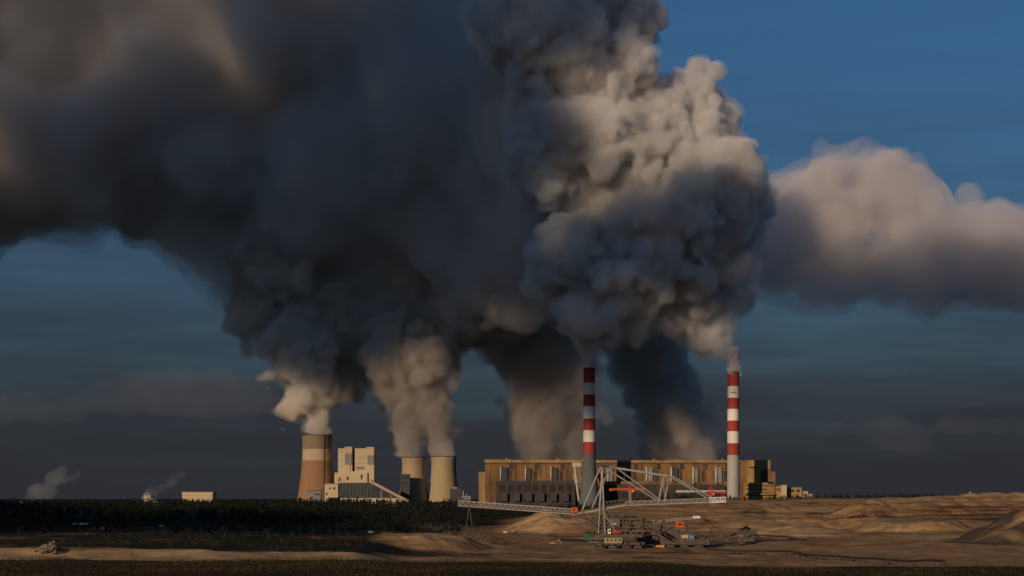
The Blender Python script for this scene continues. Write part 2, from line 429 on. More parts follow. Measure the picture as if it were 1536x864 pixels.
# ------------------------------------------------------------------ materials
M = {
 'concrete': new_mat('concrete', (.42, .40, .35), .9, .15, .03, stretch=(1, 1, .15), dirt=(.2, .18, .15), dirt_scale=.05, dirt_amt=.5),
 'concrete_dark': new_mat('grey_green_concrete', (.115, .13, .12), .9, .2, .03, stretch=(1, 1, .2)),
 'white_band': new_mat('white_chimney_paint', (.80, .74, .64), .7, .10, .05, stretch=(1, 1, .2), dirt=(.35, .3, .25), dirt_scale=.06, dirt_amt=.4),
 'red_band': new_mat('red_chimney_paint', (.35, .05, .036), .7, .15, .05, stretch=(1, 1, .2), dirt=(.2, .03, .03), dirt_scale=.06, dirt_amt=.5),
 'soot': new_mat('sooty_rim', (.04, .035, .03), .9),
 'shell_brown': new_mat('orange_brown_shell', (.30, .17, .09), .9, .15, .02, stretch=(1, 1, .1), dirt=(.20, .12, .075), dirt_scale=.02, dirt_amt=.5),
 'shell_beige': new_mat('beige_shell_band', (.44, .345, .22), .9, .1, .02, stretch=(1, 1, .2)),
 'shell_umber': new_mat('umber_shell_band', (.22, .165, .11), .9, .1, .02, stretch=(1, 1, 3)),
 'shell_rim': new_mat('dark_umber_rim', (.12, .10, .08), .9, .1, .02),
 'tower_tan': new_mat('tan_tower_concrete', (.40, .31, .18), .9, .12, .03, stretch=(1, 1, .12), dirt=(.22, .17, .11), dirt_scale=.03, dirt_amt=.6),
 'cream': new_mat('cream_cladding', (.56, .46, .30), .8, .12, .04, stretch=(1, 1, .5), dirt=(.36, .28, .18), dirt_scale=.04, dirt_amt=.6),
 'grey_panel': new_mat('grey_panel', (.22, .22, .21), .8, .2, .08),
 'ochre': new_mat('ochre_cladding', (.235, .132, .055), .85, .35, .05, stretch=(1, 1, .3), dirt=(.09, .06, .035), dirt_scale=.035, dirt_amt=.95),
 'ochre_light': new_mat('light_ochre_cladding', (.37, .235, .095), .85, .2, .05, stretch=(1, 1, .4), dirt=(.20, .11, .05), dirt_scale=.03, dirt_amt=.8),
 'ochre_brown': new_mat('brown_cladding', (.16, .09, .045), .9, .35, .06),
 'dark_wall': new_mat('dark_weathered_wall', (.05, .045, .04), .85, .4, .05, dirt=(.10, .06, .04), dirt_scale=.06, dirt_amt=.8),
 'slate': new_mat('slate_roof', (.055, .058, .065), .7, .25, .06),
 'duct': new_mat('pale_duct_metal', (.48, .45, .38), .55, .15, .1, metal=.1),
 'glass': new_mat('dark_glazing', (.03, .035, .04), .25, .2, .1),
 'steel': new_mat('pale_painted_steel', (.33, .32, .295), .5, .15, .2, metal=.1),
 'steel_dark': new_mat('dark_machine_steel', (.085, .07, .06), .7, .5, .3, dirt=(.17, .12, .08), dirt_scale=.2, dirt_amt=.8),
 'steel_grey': new_mat('grey_machine_steel', (.14, .12, .10), .6, .4, .3, dirt=(.08, .055, .035), dirt_scale=.15, dirt_amt=.7),
 'orange': new_mat('orange_paint', (.60, .11, .02), .5, .1, .3),
 'red_paint': new_mat('red_paint', (.48, .05, .022), .5, .12, .3),
 'green': new_mat('green_paint', (.03, .13, .06), .5, .15, .3),
 'white': new_mat('white_paint', (.75, .72, .66), .5, .08, .3),
 'yellow': new_mat('yellow_paint', (.60, .38, .05), .5, .1, .3),
 'blue': new_mat('blue_paint', (.10, .22, .36), .5, .1, .3),
 'rubber': new_mat('black_rubber', (.025, .023, .022), .8, .3, .3),
 'bark': new_mat('bark', (.09, .065, .045), .95, .3, 1.5),
 'leaf': new_mat('dark_foliage', (.012, .015, .011), .95, .4, .12, dirt=(.022, .019, .013), dirt_scale=.02, dirt_amt=.5),
 'leaf_bush': new_mat('dry_bush_foliage', (.040, .034, .018), .95, .4, .25),
 'road': new_mat('dirt_road', (.20, .15, .11), .95, .2, .1),
}

# ------------------------------------------------------------------ power station
def prect(mb, px0, px1, py0, py1, Y, depth):
    """box whose front face, at distance Y, covers this rectangle of the photo"""
    a, b = at(px0, py1, Y), at(px1, py0, Y)
    return mb.box(a.x, b.x, Y, Y + depth, a.z, b.z)
def part(name, mat, parent, *rects):
    if name == 'wall':
        mb = MB()
        for r in rects: prect(mb, *r)
        return mb.build(name, mat, parent)
    for r in rects: o = prect(MB(), *r).build(name, mat, parent)
    return o

def cooling_tower(px, Y, top, rt, rthroat, rb, bands, label, group=None, ladder=None):
    s = Y / F; cx = (px - 768) * s; zt = EYE - (top - HOR) * s
    root = empty('cooling_tower', (cx, Y, 0), label, 'cooling tower', group)
    z0 = 9.0; zth = z0 + (zt - z0) * .80
    def rad(z):
        if z > zth: t = (z - zth) / (zt - zth); return (rthroat + (rt - rthroat) * t * t) * s
        t = (zth - z) / (zth - z0); return (rthroat + (rb - rthroat) * t ** 1.7) * s
    cuts = [z0] + [EYE - (b[0] - HOR) * s for b in bands[:-1]] + [zt]
    for i, (pyb, mat) in enumerate(bands):
        a, b = cuts[i], cuts[i+1]; zs = [a + (b - a) * k / 14 for k in range(15)]
        prof = [(rad(z), z) for z in zs] + [(rad(z) - 1.2, z) for z in zs[::-1]]
        MB().lathe(prof + [prof[0]], 72, (cx, Y), cap=False).build('shell' if i == 0 else 'shell_band', M[mat], root, True)
    rim = MB().lathe([(rad(zt) + .9, zt - 1.6), (rad(zt) + .9, zt + .7), (rad(zt) - 1.9, zt + .7), (rad(zt) - 1.9, zt - 1.6), (rad(zt) + .9, zt - 1.6)], 72, (cx, Y), cap=False)
    rim.build('rim', M['shell_rim'], root)
    lg = MB()
    for k in range(36):
        t0 = 2 * math.pi * k / 36
        for dt in (-.07, .07):
            lg.bar((cx + (rad(z0) + 2.5) * math.cos(t0), Y + (rad(z0) + 2.5) * math.sin(t0), -2), (cx + (rad(z0) - .5) * math.cos(t0 + dt), Y + (rad(z0) - .5) * math.sin(t0 + dt), z0 + .5), .6)
    lg.build('support_columns', M['concrete'], root)
    MB().lathe([(rad(z0) + 5, -3), (rad(z0) + 5, 1.4), (rad(z0) + 4.4, 1.4), (rad(z0) + 4.4, -3)], 48, (cx, Y)).build('basin', M['concrete'], root)
    if ladder is not None:
        lx = (ladder - 768) * s; l = MB(); pts = []
        for k in range(25):
            z = z0 + (zt - z0) * k / 24; r = rad(z) + .5; dx = lx - cx
            pts.append((lx, Y - math.sqrt(max(r*r - dx*dx, 0)) - .5, z))
        for a, b in zip(pts, pts[1:]): l.beam(a, b, 2.0, 1.4)
        l.build('ladder_cage', M['steel_dark'], root)
    return root

cooling_tower(475.5, 4640, 653, 22.6, 21.8, 30, [(691, 'shell_brown'), (674, 'shell_beige'), (655, 'shell_umber')],
              'tallest cooling tower, orange-brown with beige and dark bands, beside cream boiler house', ladder=488)
cooling_tower(620.5, 4640, 686, 18.5, 17.3, 23.5, [(0, 'tower_tan')], 'plain tan cooling tower of the twin pair, the one behind a dark narrow building', 'twin tan cooling towers')
cooling_tower(665.5, 4640, 685, 19.8, 18.6, 25, [(0, 'tower_tan')], 'plain tan cooling tower of the twin pair, nearer the red and white chimneys', 'twin tan cooling towers')

# cream boiler house, slot between its two halves
b = empty('boiler_house', Vector((at(530, 748, 4560).x, 4560, 0)), 'tall cream boiler house split by a dark slot beside the banded cooling tower', 'boiler house')
part('wall', M['cream'], b, (507, 528.2, 672.5, 760, 4560, 70), (532.2, 549, 672.5, 707, 4560, 70), (549, 561, 681, 724, 4558, 72), (528.2, 549, 707, 760, 4559, 60), (501.5, 507, 716, 760, 4550, 60))
part('roof_block', M['cream'], b, (517, 528, 670, 678, 4557.5, 60)); part('roof_block', M['cream'], b, (549.2, 561, 670.5, 680.9, 4557, 70))
part('slot_wall', M['dark_wall'], b, (528.2, 532.2, 676, 707, 4620, 8))
part('louvre_panel', M['grey_panel'], b, (517.5, 527.5, 680, 697, 4558.5, 1)); part('louvre_panel', M['grey_panel'], b, (551, 560.5, 683, 697, 4556.5, 1))
part('louvre_panel', M['grey_panel'], b, (534, 546, 700, 704, 4558.5, 1))
for i, y in enumerate((690, 699, 713)): part('cladding_seam', M['tower_tan'], b, (507.3, 517, y, y + .7, 4559.2, .6), (532.6, 548.6, y - 4, y - 3.4, 4559.2, .6))
part('stair_tower', M['cream'], b, (521, 525, 697.2, 716, 4557.6, 2)); part('lower_hall', M['cream'], b, (501.8, 551, 709, 760, 4552, 6))
part('door_strip', M['dark_wall'], b, (509, 511, 716, 722, 4551.4, .5), (520, 523, 715, 720, 4551.4, .5), (541, 543.5, 712, 719, 4551.4, .5))

b = empty('service_building', Vector((at(497, 748, 4480).x, 4480, 0)), 'low square cream block at the foot of the banded cooling tower', 'building')
part('wall', M['cream'], b, (487, 507, 726.5, 765, 4480, 45)); part('roof', M['grey_panel'], b, (486.6, 507.3, 725.3, 726.4, 4479.5, 46))
part('window', M['glass'], b, (489, 491, 739, 743, 4479.6, .5)); part('window', M['glass'], b, (500, 503, 731, 734, 4479.6, .5)); part('window', M['glass'], b, (494, 496, 731, 734, 4479.6, .5))

b = empty('coal_bunker', Vector((at(555, 748, 4450).x, 4450, 0)), 'long dark slate-roofed coal hall with a pale strip along its foot', 'coal hall')
m = MB(); z0, z1 = at(0, 747, 4450).z, at(0, 724, 4450).z; xa, xb, xc = at(507.5, 0, 4450).x, at(562, 0, 4450).x, at(603, 0, 4450).x
m.add([(xa, 4450, z0), (xc, 4450, z0), (xb, 4480, z1), (xa, 4480, z1), (xa, 4540, z0), (xc, 4540, z0), (xb, 4515, z1), (xa, 4515, z1)],
      [(0, 1, 2, 3), (1, 5, 6, 2), (5, 4, 7, 6), (4, 0, 3, 7), (3, 2, 6, 7), (4, 5, 1, 0)])
m.build('roof', M['slate'], b)
part('wall', M['cream'], b, (508, 602, 747.2, 766, 4451, 85))
for k in range(9): part('gate', M['dark_wall'], b, (514 + k*10, 517 + k*10, 748.5, 757, 4450.3, .6))
for k in range(1, 10):
    t = k / 10; MB().beam((xa + (xb - xa) * t, 4449.2, z0 + .8), (xa + (xb - xa) * t, 4479.5, z1 + .9), .8, .6).build('roof_rib', M['grey_panel'], b)

b = empty('conveyor_gallery', Vector((at(590, 748, 4550).x, 4440, 0)), 'sloping tan conveyor gallery running down from the cream boiler house', 'conveyor')
MB().beam(at(556, 722, 4435), at(613, 752, 4400), 6, 7).build('gallery', M['tower_tan'], b)
MB().beam(at(556, 719.6, 4435), at(613, 749.7, 4400), 7, .8).build('roof', M['slate'], b)
for px, py in ((572, 733), (586, 740), (600, 747)):
    p = at(px, py, 4418); MB().bar((p.x - 3, p.y, -2), p, .7).bar((p.x + 3, p.y, -2), p, .7).build('trestle', M['steel'], b)

b = empty('pump_house', Vector((at(470, 748, 4380).x, 4380, 0)), 'small grey shed in front of the foot of the banded cooling tower', 'shed')
part('wall', M['grey_panel'], b, (461, 481, 736.8, 765, 4380, 25)); part('roof', M['slate'], b, (460.5, 481.5, 735.6, 736.7, 4379.5, 26)); part('door', M['dark_wall'], b, (465, 469, 745, 765, 4379.6, .5))
part('window', M['glass'], b, (472, 475, 740, 743, 4379.6, .5)); part('window', M['glass'], b, (476.5, 479.5, 740, 743, 4379.6, .5))
b = empty('switch_house', Vector((at(607, 748, 4620).x, 4540, 0)), 'narrow dark building standing before the tan cooling towers', 'building')
part('wall', M['slate'], b, (600.5, 614.5, 711, 765, 4540, 30)); part('roof_plant', M['grey_panel'], b, (602, 605, 709, 711, 4542, 10)); part('window_strip', M['glass'], b, (603, 612, 716, 717.6, 4539.6, .5), (603, 612, 724, 725.6, 4539.6, .5))
b = empty('pump_house', Vector((at(683, 748, 4500).x, 4500, 0)), 'squat dark building right of the tan cooling towers with small stacks on top', 'building')
part('wall', M['slate'], b, (675, 692, 733, 765, 4500, 30)); part('roof_plant', M['grey_panel'], b, (678, 686, 730.5, 733, 4503, 12)); part('vent_pipe', M['steel'], b, (694, 695.4, 736, 765, 4502, 3)); part('vent_pipe', M['steel'], b, (699, 700.2, 741, 765, 4502, 3)); part('annex', M['grey_panel'], b, (692.2, 706, 744, 765, 4501, 20))

# main hall
HY = 4150
b = empty('power_station_hall', Vector((at(900, 748, HY).x, HY, 0)), 'very long ochre boiler hall behind the two striped chimneys', 'power station')
part('wall', M['ochre'], b, (727.5, 1155.3, 693.5, 770, HY, 95))
part('end_annex', M['ochre_light'], b, (718, 727.4, 708, 770, HY + 3, 60))
part('parapet', M['ochre_light'], b, (727, 767, 689.2, 693.4, HY - .6, 96)); part('parapet', M['ochre_light'], b, (768.5, 871, 690, 693.4, HY - .6, 96)); part('parapet', M['ochre_light'], b, (872, 1112, 690.4, 693.4, HY - .6, 96))
part('cornice', M['dark_wall'], b, (727.2, 1112, 694.8, 696.2, HY - .5, .5))
for px in (751, 788.5, 826.5, 912, 937, 970, 1007, 1040, 1074):
    mb = MB(); w = 1.2 if px < 850 else 1.7
    a0, a1 = at(px, 721 if px < 850 else 727, HY - 6), at(px, 700, HY - 6); mb.bar(a0, a1, w * 1.66, 10); mb.build('flue_duct', M['duct'], b, True)
    part('filter_casing', M['slate'] if px % 2 else M['grey_panel'], b, (px + 1.9, px + 7 + (px % 4), 700 + (px % 3), 724, HY - 5, 5))
for px in (764, 802, 841, 879, 951, 985, 1020, 1055, 1088):
    part('wall_stain_panel', M['ochre_brown'], b, (px - 14, px - 5, 704 + px % 5, 719, HY - .7, .6)); part('louvre', M['dark_wall'], b, (px, px + 5.5, 695.2, 704.5, HY - 1.1, 1))
    part('recess', M['dark_wall'], b, (px - 2, px + 3, 706, 722, HY - .9, .8))
    part('roof_vent', M['grey_panel'], b, (px - 6, px - 3, 687.6, 689.1 if px < 767 else 690, HY + 12, 8))
for px in range(734, 1090, 19):
    part('buttress', M['ochre'], b, (px, px + 1.1, 697, 727, HY - 2.0, 2))
t = empty('turbine_hall', Vector((at(800, 748, 4080).x, 4080, 0)), 'dark weathered hall in front of the left half of the ochre boiler hall', 'turbine hall')
part('wall', M['dark_wall'], t, (744, 863, 722.5, 770, 4080, 60)); part('roof', M['slate'], t, (743.4, 863.6, 721, 722.4, 4079, 62))
for k in range(9): part('window_bay', M['glass'], t, (749 + k*12.6, 757 + k*12.6, 727, 737, 4079.5, .5))
for k in range(6): part('transformer_bay', M['slate'], t, (752 + k*18.5, 761 + k*18.5, 740, 752, 4070, 8))
t = empty('turbine_hall', Vector((at(980, 748, 4080).x, 4080, 0)), 'low dark hall between the two striped chimneys, pale band along its roof', 'turbine hall')
part('wall', M['dark_wall'], t, (903, 1088, 728, 770, 4080, 60)); part('roof', M['slate'], t, (902.6, 1088.4, 726.6, 727.9, 4079, 62)); part('pale_band', M['duct'], t, (1014, 1089, 735.5, 738.6, 4078.6, .9))
for k in range(14): part('window_bay', M['glass'], t, (908 + k*12.6, 916 + k*12.6, 740, 746, 4079.4, .5))
part('steel_platform', M['ochre'], t, (900, 1010, 722, 726.4, 4100, 20))
t = empty('boiler_house', Vector((at(1137, 748, 4145).x, 4140, 0)), 'ochre block with a tall dark window right of the lit striped chimney', 'boiler house')
part('wall', M['ochre_light'], t, (1120.5, 1155.4, 692.5, 770, 4140, 90)); part('parapet', M['ochre_light'], t, (1120, 1155.8, 690.2, 692.4, 4139, 92))
part('side_tower', M['ochre'], t, (1155.5, 1163, 707.5, 770, 4142, 60))
part('window', M['glass'], t, (1142, 1152, 706, 723, 4139.4, .6)); part('window_frame', M['ochre'], t, (1140, 1141.9, 703, 724, 4138.8, 1.1), (1152.1, 1154, 703, 724, 4138.8, 1.1), (1142, 1152, 704, 705.9, 4138.8, 1.1))
part('window', M['glass'], t, (1124, 1135, 700, 702, 4139.4, .6))
part('lower_hall', M['ochre_light'], t, (1117, 1162, 724, 770, 4110, 28)); part('window_strip', M['dark_wall'], t, (1118, 1161, 728, 729.3, 4109.4, .5), (1118, 1150, 733, 734.6, 4109.4, .5), (1120, 1160, 738.4, 739.2, 4109.4, .5))
part('dark_opening', M['glass'], t, (1152, 1161, 722, 726, 4108.5, 1)); part('canopy', M['ochre_light'], t, (1117, 1162, 740, 742, 4100, 9.5))
def small_block(px0, px1, top, Y, mat, label, name='annex_building', win=True):
    t = empty(name, Vector((at((px0+px1)/2, 748, Y).x, Y, 0)), label, 'building')
    part('wall', M[mat], t, (px0, px1, top + 1.2, 768, Y, 30)); part('roof', M['grey_panel'], t, (px0 - .3, px1 + .3, top, top + 1.1, Y - .6, 31.2))
    if win:
        part('window', M['glass'], t, (px0 + (px1-px0)*.18, px0 + (px1-px0)*.40, top + 3.5, top + 7, Y - .5, .5)); part('window', M['glass'], t, (px0 + (px1-px0)*.6, px0 + (px1-px0)*.82, top + 3.5, top + 7, Y - .5, .5))
    return t
small_block(1163.5, 1172, 729, 4112, 'ochre_light', 'narrow ochre annex leaning against the end of the ochre block')
small_block(1172.5, 1180, 727, 4095, 'cream', 'tall pale silo-like annex near the right end of the station', win=False)
small_block(1183, 1203, 731, 4120, 'ochre_light', 'separate low ochre building with two dark windows, right of the station')
small_block(1203.5, 1212, 736.5, 4125, 'cream', 'small pale shed, second from the right end of the station')
small_block(1212.5, 1219, 740.5, 4130, 'cream', 'lowest pale shed at the far right end of the station')

def chimney(px, Y, top, bands, base_mat, label, prof, marks=False):
    s = Y / F; cx = (px - 768) * s; z = lambda py: EYE - (py - HOR) * s
    root = empty('chimney', (cx, Y, 0), label, 'chimney', 'red and white striped chimneys')
    rr = lambda py: float(np.interp(py, [p[0] for p in prof], [p[1] for p in prof])) * s
    def seg(name, p0, p1, mat, n=8):
        ys = [p1 + (p0 - p1) * k / n for k in range(n + 1)]
        o = [(rr(y), z(y)) for y in ys]; i = [(rr(y) - .8, z(y)) for y in ys[::-1]]
        return MB().lathe(o + i + [o[0]], 40, (cx, Y), cap=False).build(name, M[mat], root, False)
    y = bands[0][0]
    for p0, p1, mat in bands: seg('red_band' if mat == 'red_band' else 'white_band', p0, p1, mat)
    seg('shaft', bands[-1][1], 765, base_mat, 16)
    seg('rim', top - .3, bands[0][0], 'soot', 2)
    for p0, p1, mat in bands[::2]:
        r = rr(p1); zz = z(p1)
        pf = MB().lathe([(r + .1, zz - .5), (r + 1.7, zz - .5), (r + 1.7, zz - .1), (r + .1, zz - .1), (r + .1, zz - .5)], 40, (cx, Y), cap=False)
        for k in range(20):
            t = 2*math.pi*k/20; pf.bar((cx + (r+1.6)*math.cos(t), Y + (r+1.6)*math.sin(t), zz - .1), (cx + (r+1.6)*math.cos(t), Y + (r+1.6)*math.sin(t), zz + 1.1), .08, 4)
        pf.build('platform', M['steel_dark'], root)
    for k in range(5):   # inner flues
        t = 2*math.pi*k/5; r = rr(top) * .52
        MB().lathe([(2.6, z(top) - 20), (2.6, z(top) + 3), (2.3, z(top) + 3), (2.3, z(top) - 20)], 16, (cx + r*math.cos(t), Y + r*math.sin(t)), cap=False).build('flue', M['soot'], root)
    if marks:
        for k, (x0, x1, y0, y1) in enumerate(((-3, 1.5, 585.0, 586.0), (-4.6, -1.6, 588.2, 590.6), (-.8, 1.6, 588.0, 590.8), (2.2, 3.6, 588.4, 590.4))):
            mb = MB(); n = 6
            for q in range(n):
                u0, u1 = x0 + (x1-x0)*q/n, x0 + (x1-x0)*(q+1)/n
                f = lambda u: (cx + u*s, Y - math.sqrt((rr(588)+.25)**2 - (u*s)**2))
                a, c = f(u0), f(u1)
                mb.add([(*a, z(y1)), (*c, z(y1)), (*c, z(y0)), (*a, z(y0)), (a[0], a[1]+.2, z(y1)), (c[0], c[1]+.2, z(y1)), (c[0], c[1]+.2, z(y0)), (a[0], a[1]+.2, z(y0))],
                       [(0,1,2,3), (7,6,5,4), (0,4,5,1), (1,5,6,2), (2,6,7,3), (3,7,4,0)])
            mb.build('marking', M['grey_panel'], root)
    return root
chimney(884, 4000, 553, [(554.2, 574, 'red_band'), (574, 592, 'white_band'), (592, 609, 'red_band'), (609, 628, 'white_band'), (628, 645, 'red_band'), (645, 663, 'white_band'), (663, 680.5, 'red_band')],
        'concrete_dark', 'striped chimney with a flaring dark grey-green foot, left of the two', [(550, 8.8), (680, 9.3), (705, 10.2), (730, 13), (765, 17)])
chimney(1100, 4000, 558.5, [(560, 579, 'red_band'), (579, 597, 'white_band'), (597, 613, 'red_band'), (613, 631, 'white_band'), (631, 646.5, 'red_band'), (646.5, 665, 'white_band'), (665, 682, 'red_band')],
        'concrete', 'brightly lit striped chimney with a pale concrete foot, right of the two', [(550, 8.7), (682, 9.0), (765, 9.6)], True)

# pale inclined lift tower just left of the dark-footed chimney
b = empty('conveyor_tower', Vector((at(866, 748, 4040).x, 4040, 0)), 'pale slanting steel conveyor tower beside the foot of the left chimney', 'conveyor tower')
MB().beam(at(861, 698, 4040), at(868, 752, 4040), 4, 5).build('upright', M['duct'], b); MB().beam(at(867, 700, 4040), at(877, 752, 4040), 4, 4).build('upright', M['grey_panel'], b)
part('head_house', M['duct'], b, (858.5, 872, 694, 700, 4037, 14)); MB().truss(at(862, 712, 4042), at(869, 735, 4042), 8, 6, 5, .5).build('lattice', M['duct'], b)

# far left, along the wood
b = empty('warehouse', Vector((at(296, 748, 4900).x, 4900, 0)), 'long pale windowless warehouse rising over the wood, far left', 'warehouse')
part('wall', M['cream'], b, (273, 319, 739.5, 765, 4900, 60)); part('roof', M['cream'], b, (272.5, 319.5, 738, 739.4, 4899, 62))
part('seam', M['tower_tan'], b, (273.2, 318.8, 743, 743.5, 4899.4, .5), (273.2, 318.8, 747.5, 748, 4899.4, .5))
b = empty('warehouse', Vector((at(50, 748, 4300).x, 4300, 0)), 'very low orange-lit shed on the horizon at the far left', 'shed')
part('wall', M['ochre_light'], b, (30, 72, 753.2, 768, 4300, 30)); part('roof', M['ochre_light'], b, (29.6, 72.4, 752.2, 753.1, 4299, 32))
b = empty('quench_tower', Vector((at(221, 748, 4300).x, 4300, 0)), 'small bright tan plant block under a drifting wisp of steam', 'plant building')
part('wall', M['cream'], b, (216, 226, 743.5, 765, 4300, 20)); part('annex', M['cream'], b, (226.2, 238, 752.5, 765, 4302, 16)); part('roof', M['grey_panel'], b, (215.6, 226.4, 742.4, 743.4, 4299.4, 21.2))

# ------------------------------------------------------------------ vegetation
def leaf_cloud(rng, n, cx, cy, cz, rx, rz, size):
    """n leaf clumps (bent quads) spread unevenly through an egg-shaped crown"""
    u = rng.normal(size=(n, 3)); u /= np.linalg.norm(u, axis=1)[:, None]; r = rng.uniform(.35, 1.0, n) ** .6
    lob = 1 + .35 * np.sin(3 * np.arctan2(u[:, 1], u[:, 0]) + rng.uniform(0, 6)) * np.cos(4 * u[:, 2] + rng.uniform(0, 6))
    c = u * (r * lob)[:, None] * np.array([rx, rx, rz]) + np.array([cx, cy, cz])
    a = rng.normal(size=(n, 3)); a /= np.linalg.norm(a, axis=1)[:, None]
    b = np.cross(a, rng.normal(size=(n, 3))); b /= np.linalg.norm(b, axis=1)[:, None]
    s = size * rng.uniform(.5, 1.3, n)[:, None]
    v = np.stack([c - a*s, c + b*s*.7, c + a*s, c - b*s*.7], 1).reshape(-1, 3)
    return v
rng = np.random.RandomState(5)
def wood(name, n, pxr, Yr, hr, label, leaves=26, keep=None, mat='leaf'):
    px = rng.uniform(*pxr, n); Y = np.sqrt(rng.uniform(Yr[0]**2, Yr[1]**2, n)); x = (px - 768) * Y / F
    if keep is not None: k = keep(px, Y, x); px, Y, x = px[k], Y[k], x[k]
    z = ground_z(x, Y); vs_ = []; 
    for i in range(len(x)):
        h = rng.uniform(*hr) * (1 + .25 * n2(x[i:i+1], Y[i:i+1], 120, 2)[0]); con = rng.rand() < .55
        if con:
            for k in range(3):
                t = k / 3; vs_.append(leaf_cloud(rng, leaves // 3, x[i], Y[i], z[i] + h * (.35 + .25 * k), h * (.24 - .06 * k), h * .2, h * .10))
        else: vs_.append(leaf_cloud(rng, leaves, x[i], Y[i], z[i] + h * .6, h * .36, h * .40, h * .11))
        t = .03 * h; w = np.array([[x[i]-t, Y[i], z[i]-1], [x[i]+t, Y[i], z[i]-1], [x[i]+t*.3, Y[i], z[i]+h*.8], [x[i]-t*.3, Y[i], z[i]+h*.8]])
        w2 = np.array([[x[i], Y[i]-t, z[i]-1], [x[i], Y[i]+t, z[i]-1], [x[i], Y[i]+t*.3, z[i]+h*.8], [x[i], Y[i]-t*.3, z[i]+h*.8]]); vs_ += [w, w2]
    v = np.concatenate(vs_); f = np.arange(len(v)).reshape(-1, 4)
    o = np_mesh(name, v, f, M[mat], False); return tag(o, label, 'wood', kind='stuff')
wood('forest', 5200, (-260, 720), (2650, 4250), (9, 20), 'dark bare-floored wood covering the plateau left of the power station')
wood('forest', 1500, (-200, 690), (1900, 2700), (5, 11), 'dark scrubby wood on the slope below the plateau', keep=lambda px, Y, x: (n2(x, Y, 110, 3) > -.25) & (np.abs(Y - 2330 - .12*px) > 28))
wood('forest', 900, (690, 1420), (3120, 3500), (6, 10), 'dark line of trees along the far rim of the pit', 24)
wood('forest', 420, (1420, 1700), (3300, 4300), (5, 9), 'low dark trees behind the rim at the far right', 20)
wood('scrub', 1500, (-100, 640), (1230, 1900), (1.5, 5.5), 'low dark scrub on the slope below the wood', 16, keep=lambda px, Y, x: (n2(x, Y, 70, 0) > .05) & (px < 600 - (1900 - Y) * .06), mat='leaf_bush')

def tree(px, Y, h, i, label, group, name='tree', w=.42):
    x = (px - 768) * Y / F; z = gz(x, Y); r = np.random.RandomState(100 + i)
    root = empty(name, (x, Y, z), label, 'tree' if name == 'tree' else 'bush', group)
    t = MB().bar((x, Y, z - .6), (x + .1*h*r.uniform(-.3, .3), Y, z + h*.55), .035*h, 7, .018*h)
    for k in range(5):
        a = r.uniform(0, 6.28); t.bar((x, Y, z + h*(.25+.06*k)), (x + math.cos(a)*h*.28, Y + math.sin(a)*h*.28, z + h*(.5+.08*k)), .014*h, 5, .006*h)
    t.build('trunk', M['bark'], root)
    v = np.concatenate([leaf_cloud(r, 130, 0, 0, h*.62, h*w, h*.36, h*.06), leaf_cloud(r, 40, h*.15*r.uniform(-1, 1), 0, h*.8, h*w*.5, h*.2, h*.06)])
    o = np_mesh('crown', v, np.arange(len(v)).reshape(-1, 4), M['leaf_bush' if i % 3 else 'leaf'], False); o.parent = root
    return root
tr = [(28, 1830, 8, 'solitary dark tree at the extreme left of the scrubby slope'), (172, 1790, 8, 'dark tree below the two small white vehicles'), (205, 1900, 9, 'small dark tree left of the white van on the dirt road'),
      (247, 1760, 11, 'dark tree straight below the white van on the dirt road'), (284, 1650, 12.5, 'biggest dark tree of the scrubby slope, in the dip behind the sand strip'), (303, 1700, 10, 'broad dark tree touching the right side of the biggest slope tree'),
      (336, 1690, 12, 'tall dark tree below the pale warehouse on the slope'), (367, 1720, 8, 'low rounded dark tree right of the warehouse, on the slope'), (402, 1710, 12, 'tall lone dark tree midway between warehouse and banded cooling tower'),
      (437, 1740, 9, 'dark slope tree just left below the banded cooling tower'), (470, 1760, 11, 'dark slope tree straight below the banded cooling tower'), (508, 1800, 8, 'rightmost dark tree of the slope, below the coal hall')]
for i, (px, Y, h, lab) in enumerate(tr): tree(px, Y, h, i*3, lab, 'trees on the slope beyond the sand strip', w=random.uniform(.4, .62))
tree(120.5, 1045, 6.2, 50, 'lone dark bush standing on the pale sand strip right of the rubble heap', None, 'bush', .4)
tree(198, 1020, 2.4, 51, 'small rust-brown low bush on the sand strip', None, 'bush', .9)
tree(1012, 1500, 0.9, 52, 'small dry shrub on the sandy flat in front of the machines', None, 'bush', .7)

# foreground grass
gm_ = new_mat('dry_grass', (.045, .035, .012), .95, .45, .25, dirt=(.075, .042, .015), dirt_scale=.07, dirt_amt=.7)
n = 70000
Yg = np.sqrt(rng.uniform(88**2, 150**2, n)); pg = rng.uniform(-260, 1800, n); xg = (pg - 768) * Yg / F; zg = ground_z(xg, Yg)
hh = rng.uniform(.05, .16, n) * (1 + .8*n2(xg, Yg, 6, 1)) ; a = rng.uniform(0, 6.28, n); wd = rng.uniform(.02, .05, n); lean = rng.normal(0, .10, (n, 2))
v = np.stack([np.stack([xg - np.cos(a)*wd, Yg - np.sin(a)*wd, zg - .03], 1), np.stack([xg + np.cos(a)*wd, Yg + np.sin(a)*wd, zg - .03], 1), np.stack([xg + lean[:, 0], Yg + lean[:, 1], zg + hh], 1)], 1).reshape(-1, 3)
o = np_mesh('grass', v, np.arange(len(v)).reshape(-1, 3), gm_, False); tag(o, 'short dry brown-green grass along the near edge', 'grass', kind='stuff')

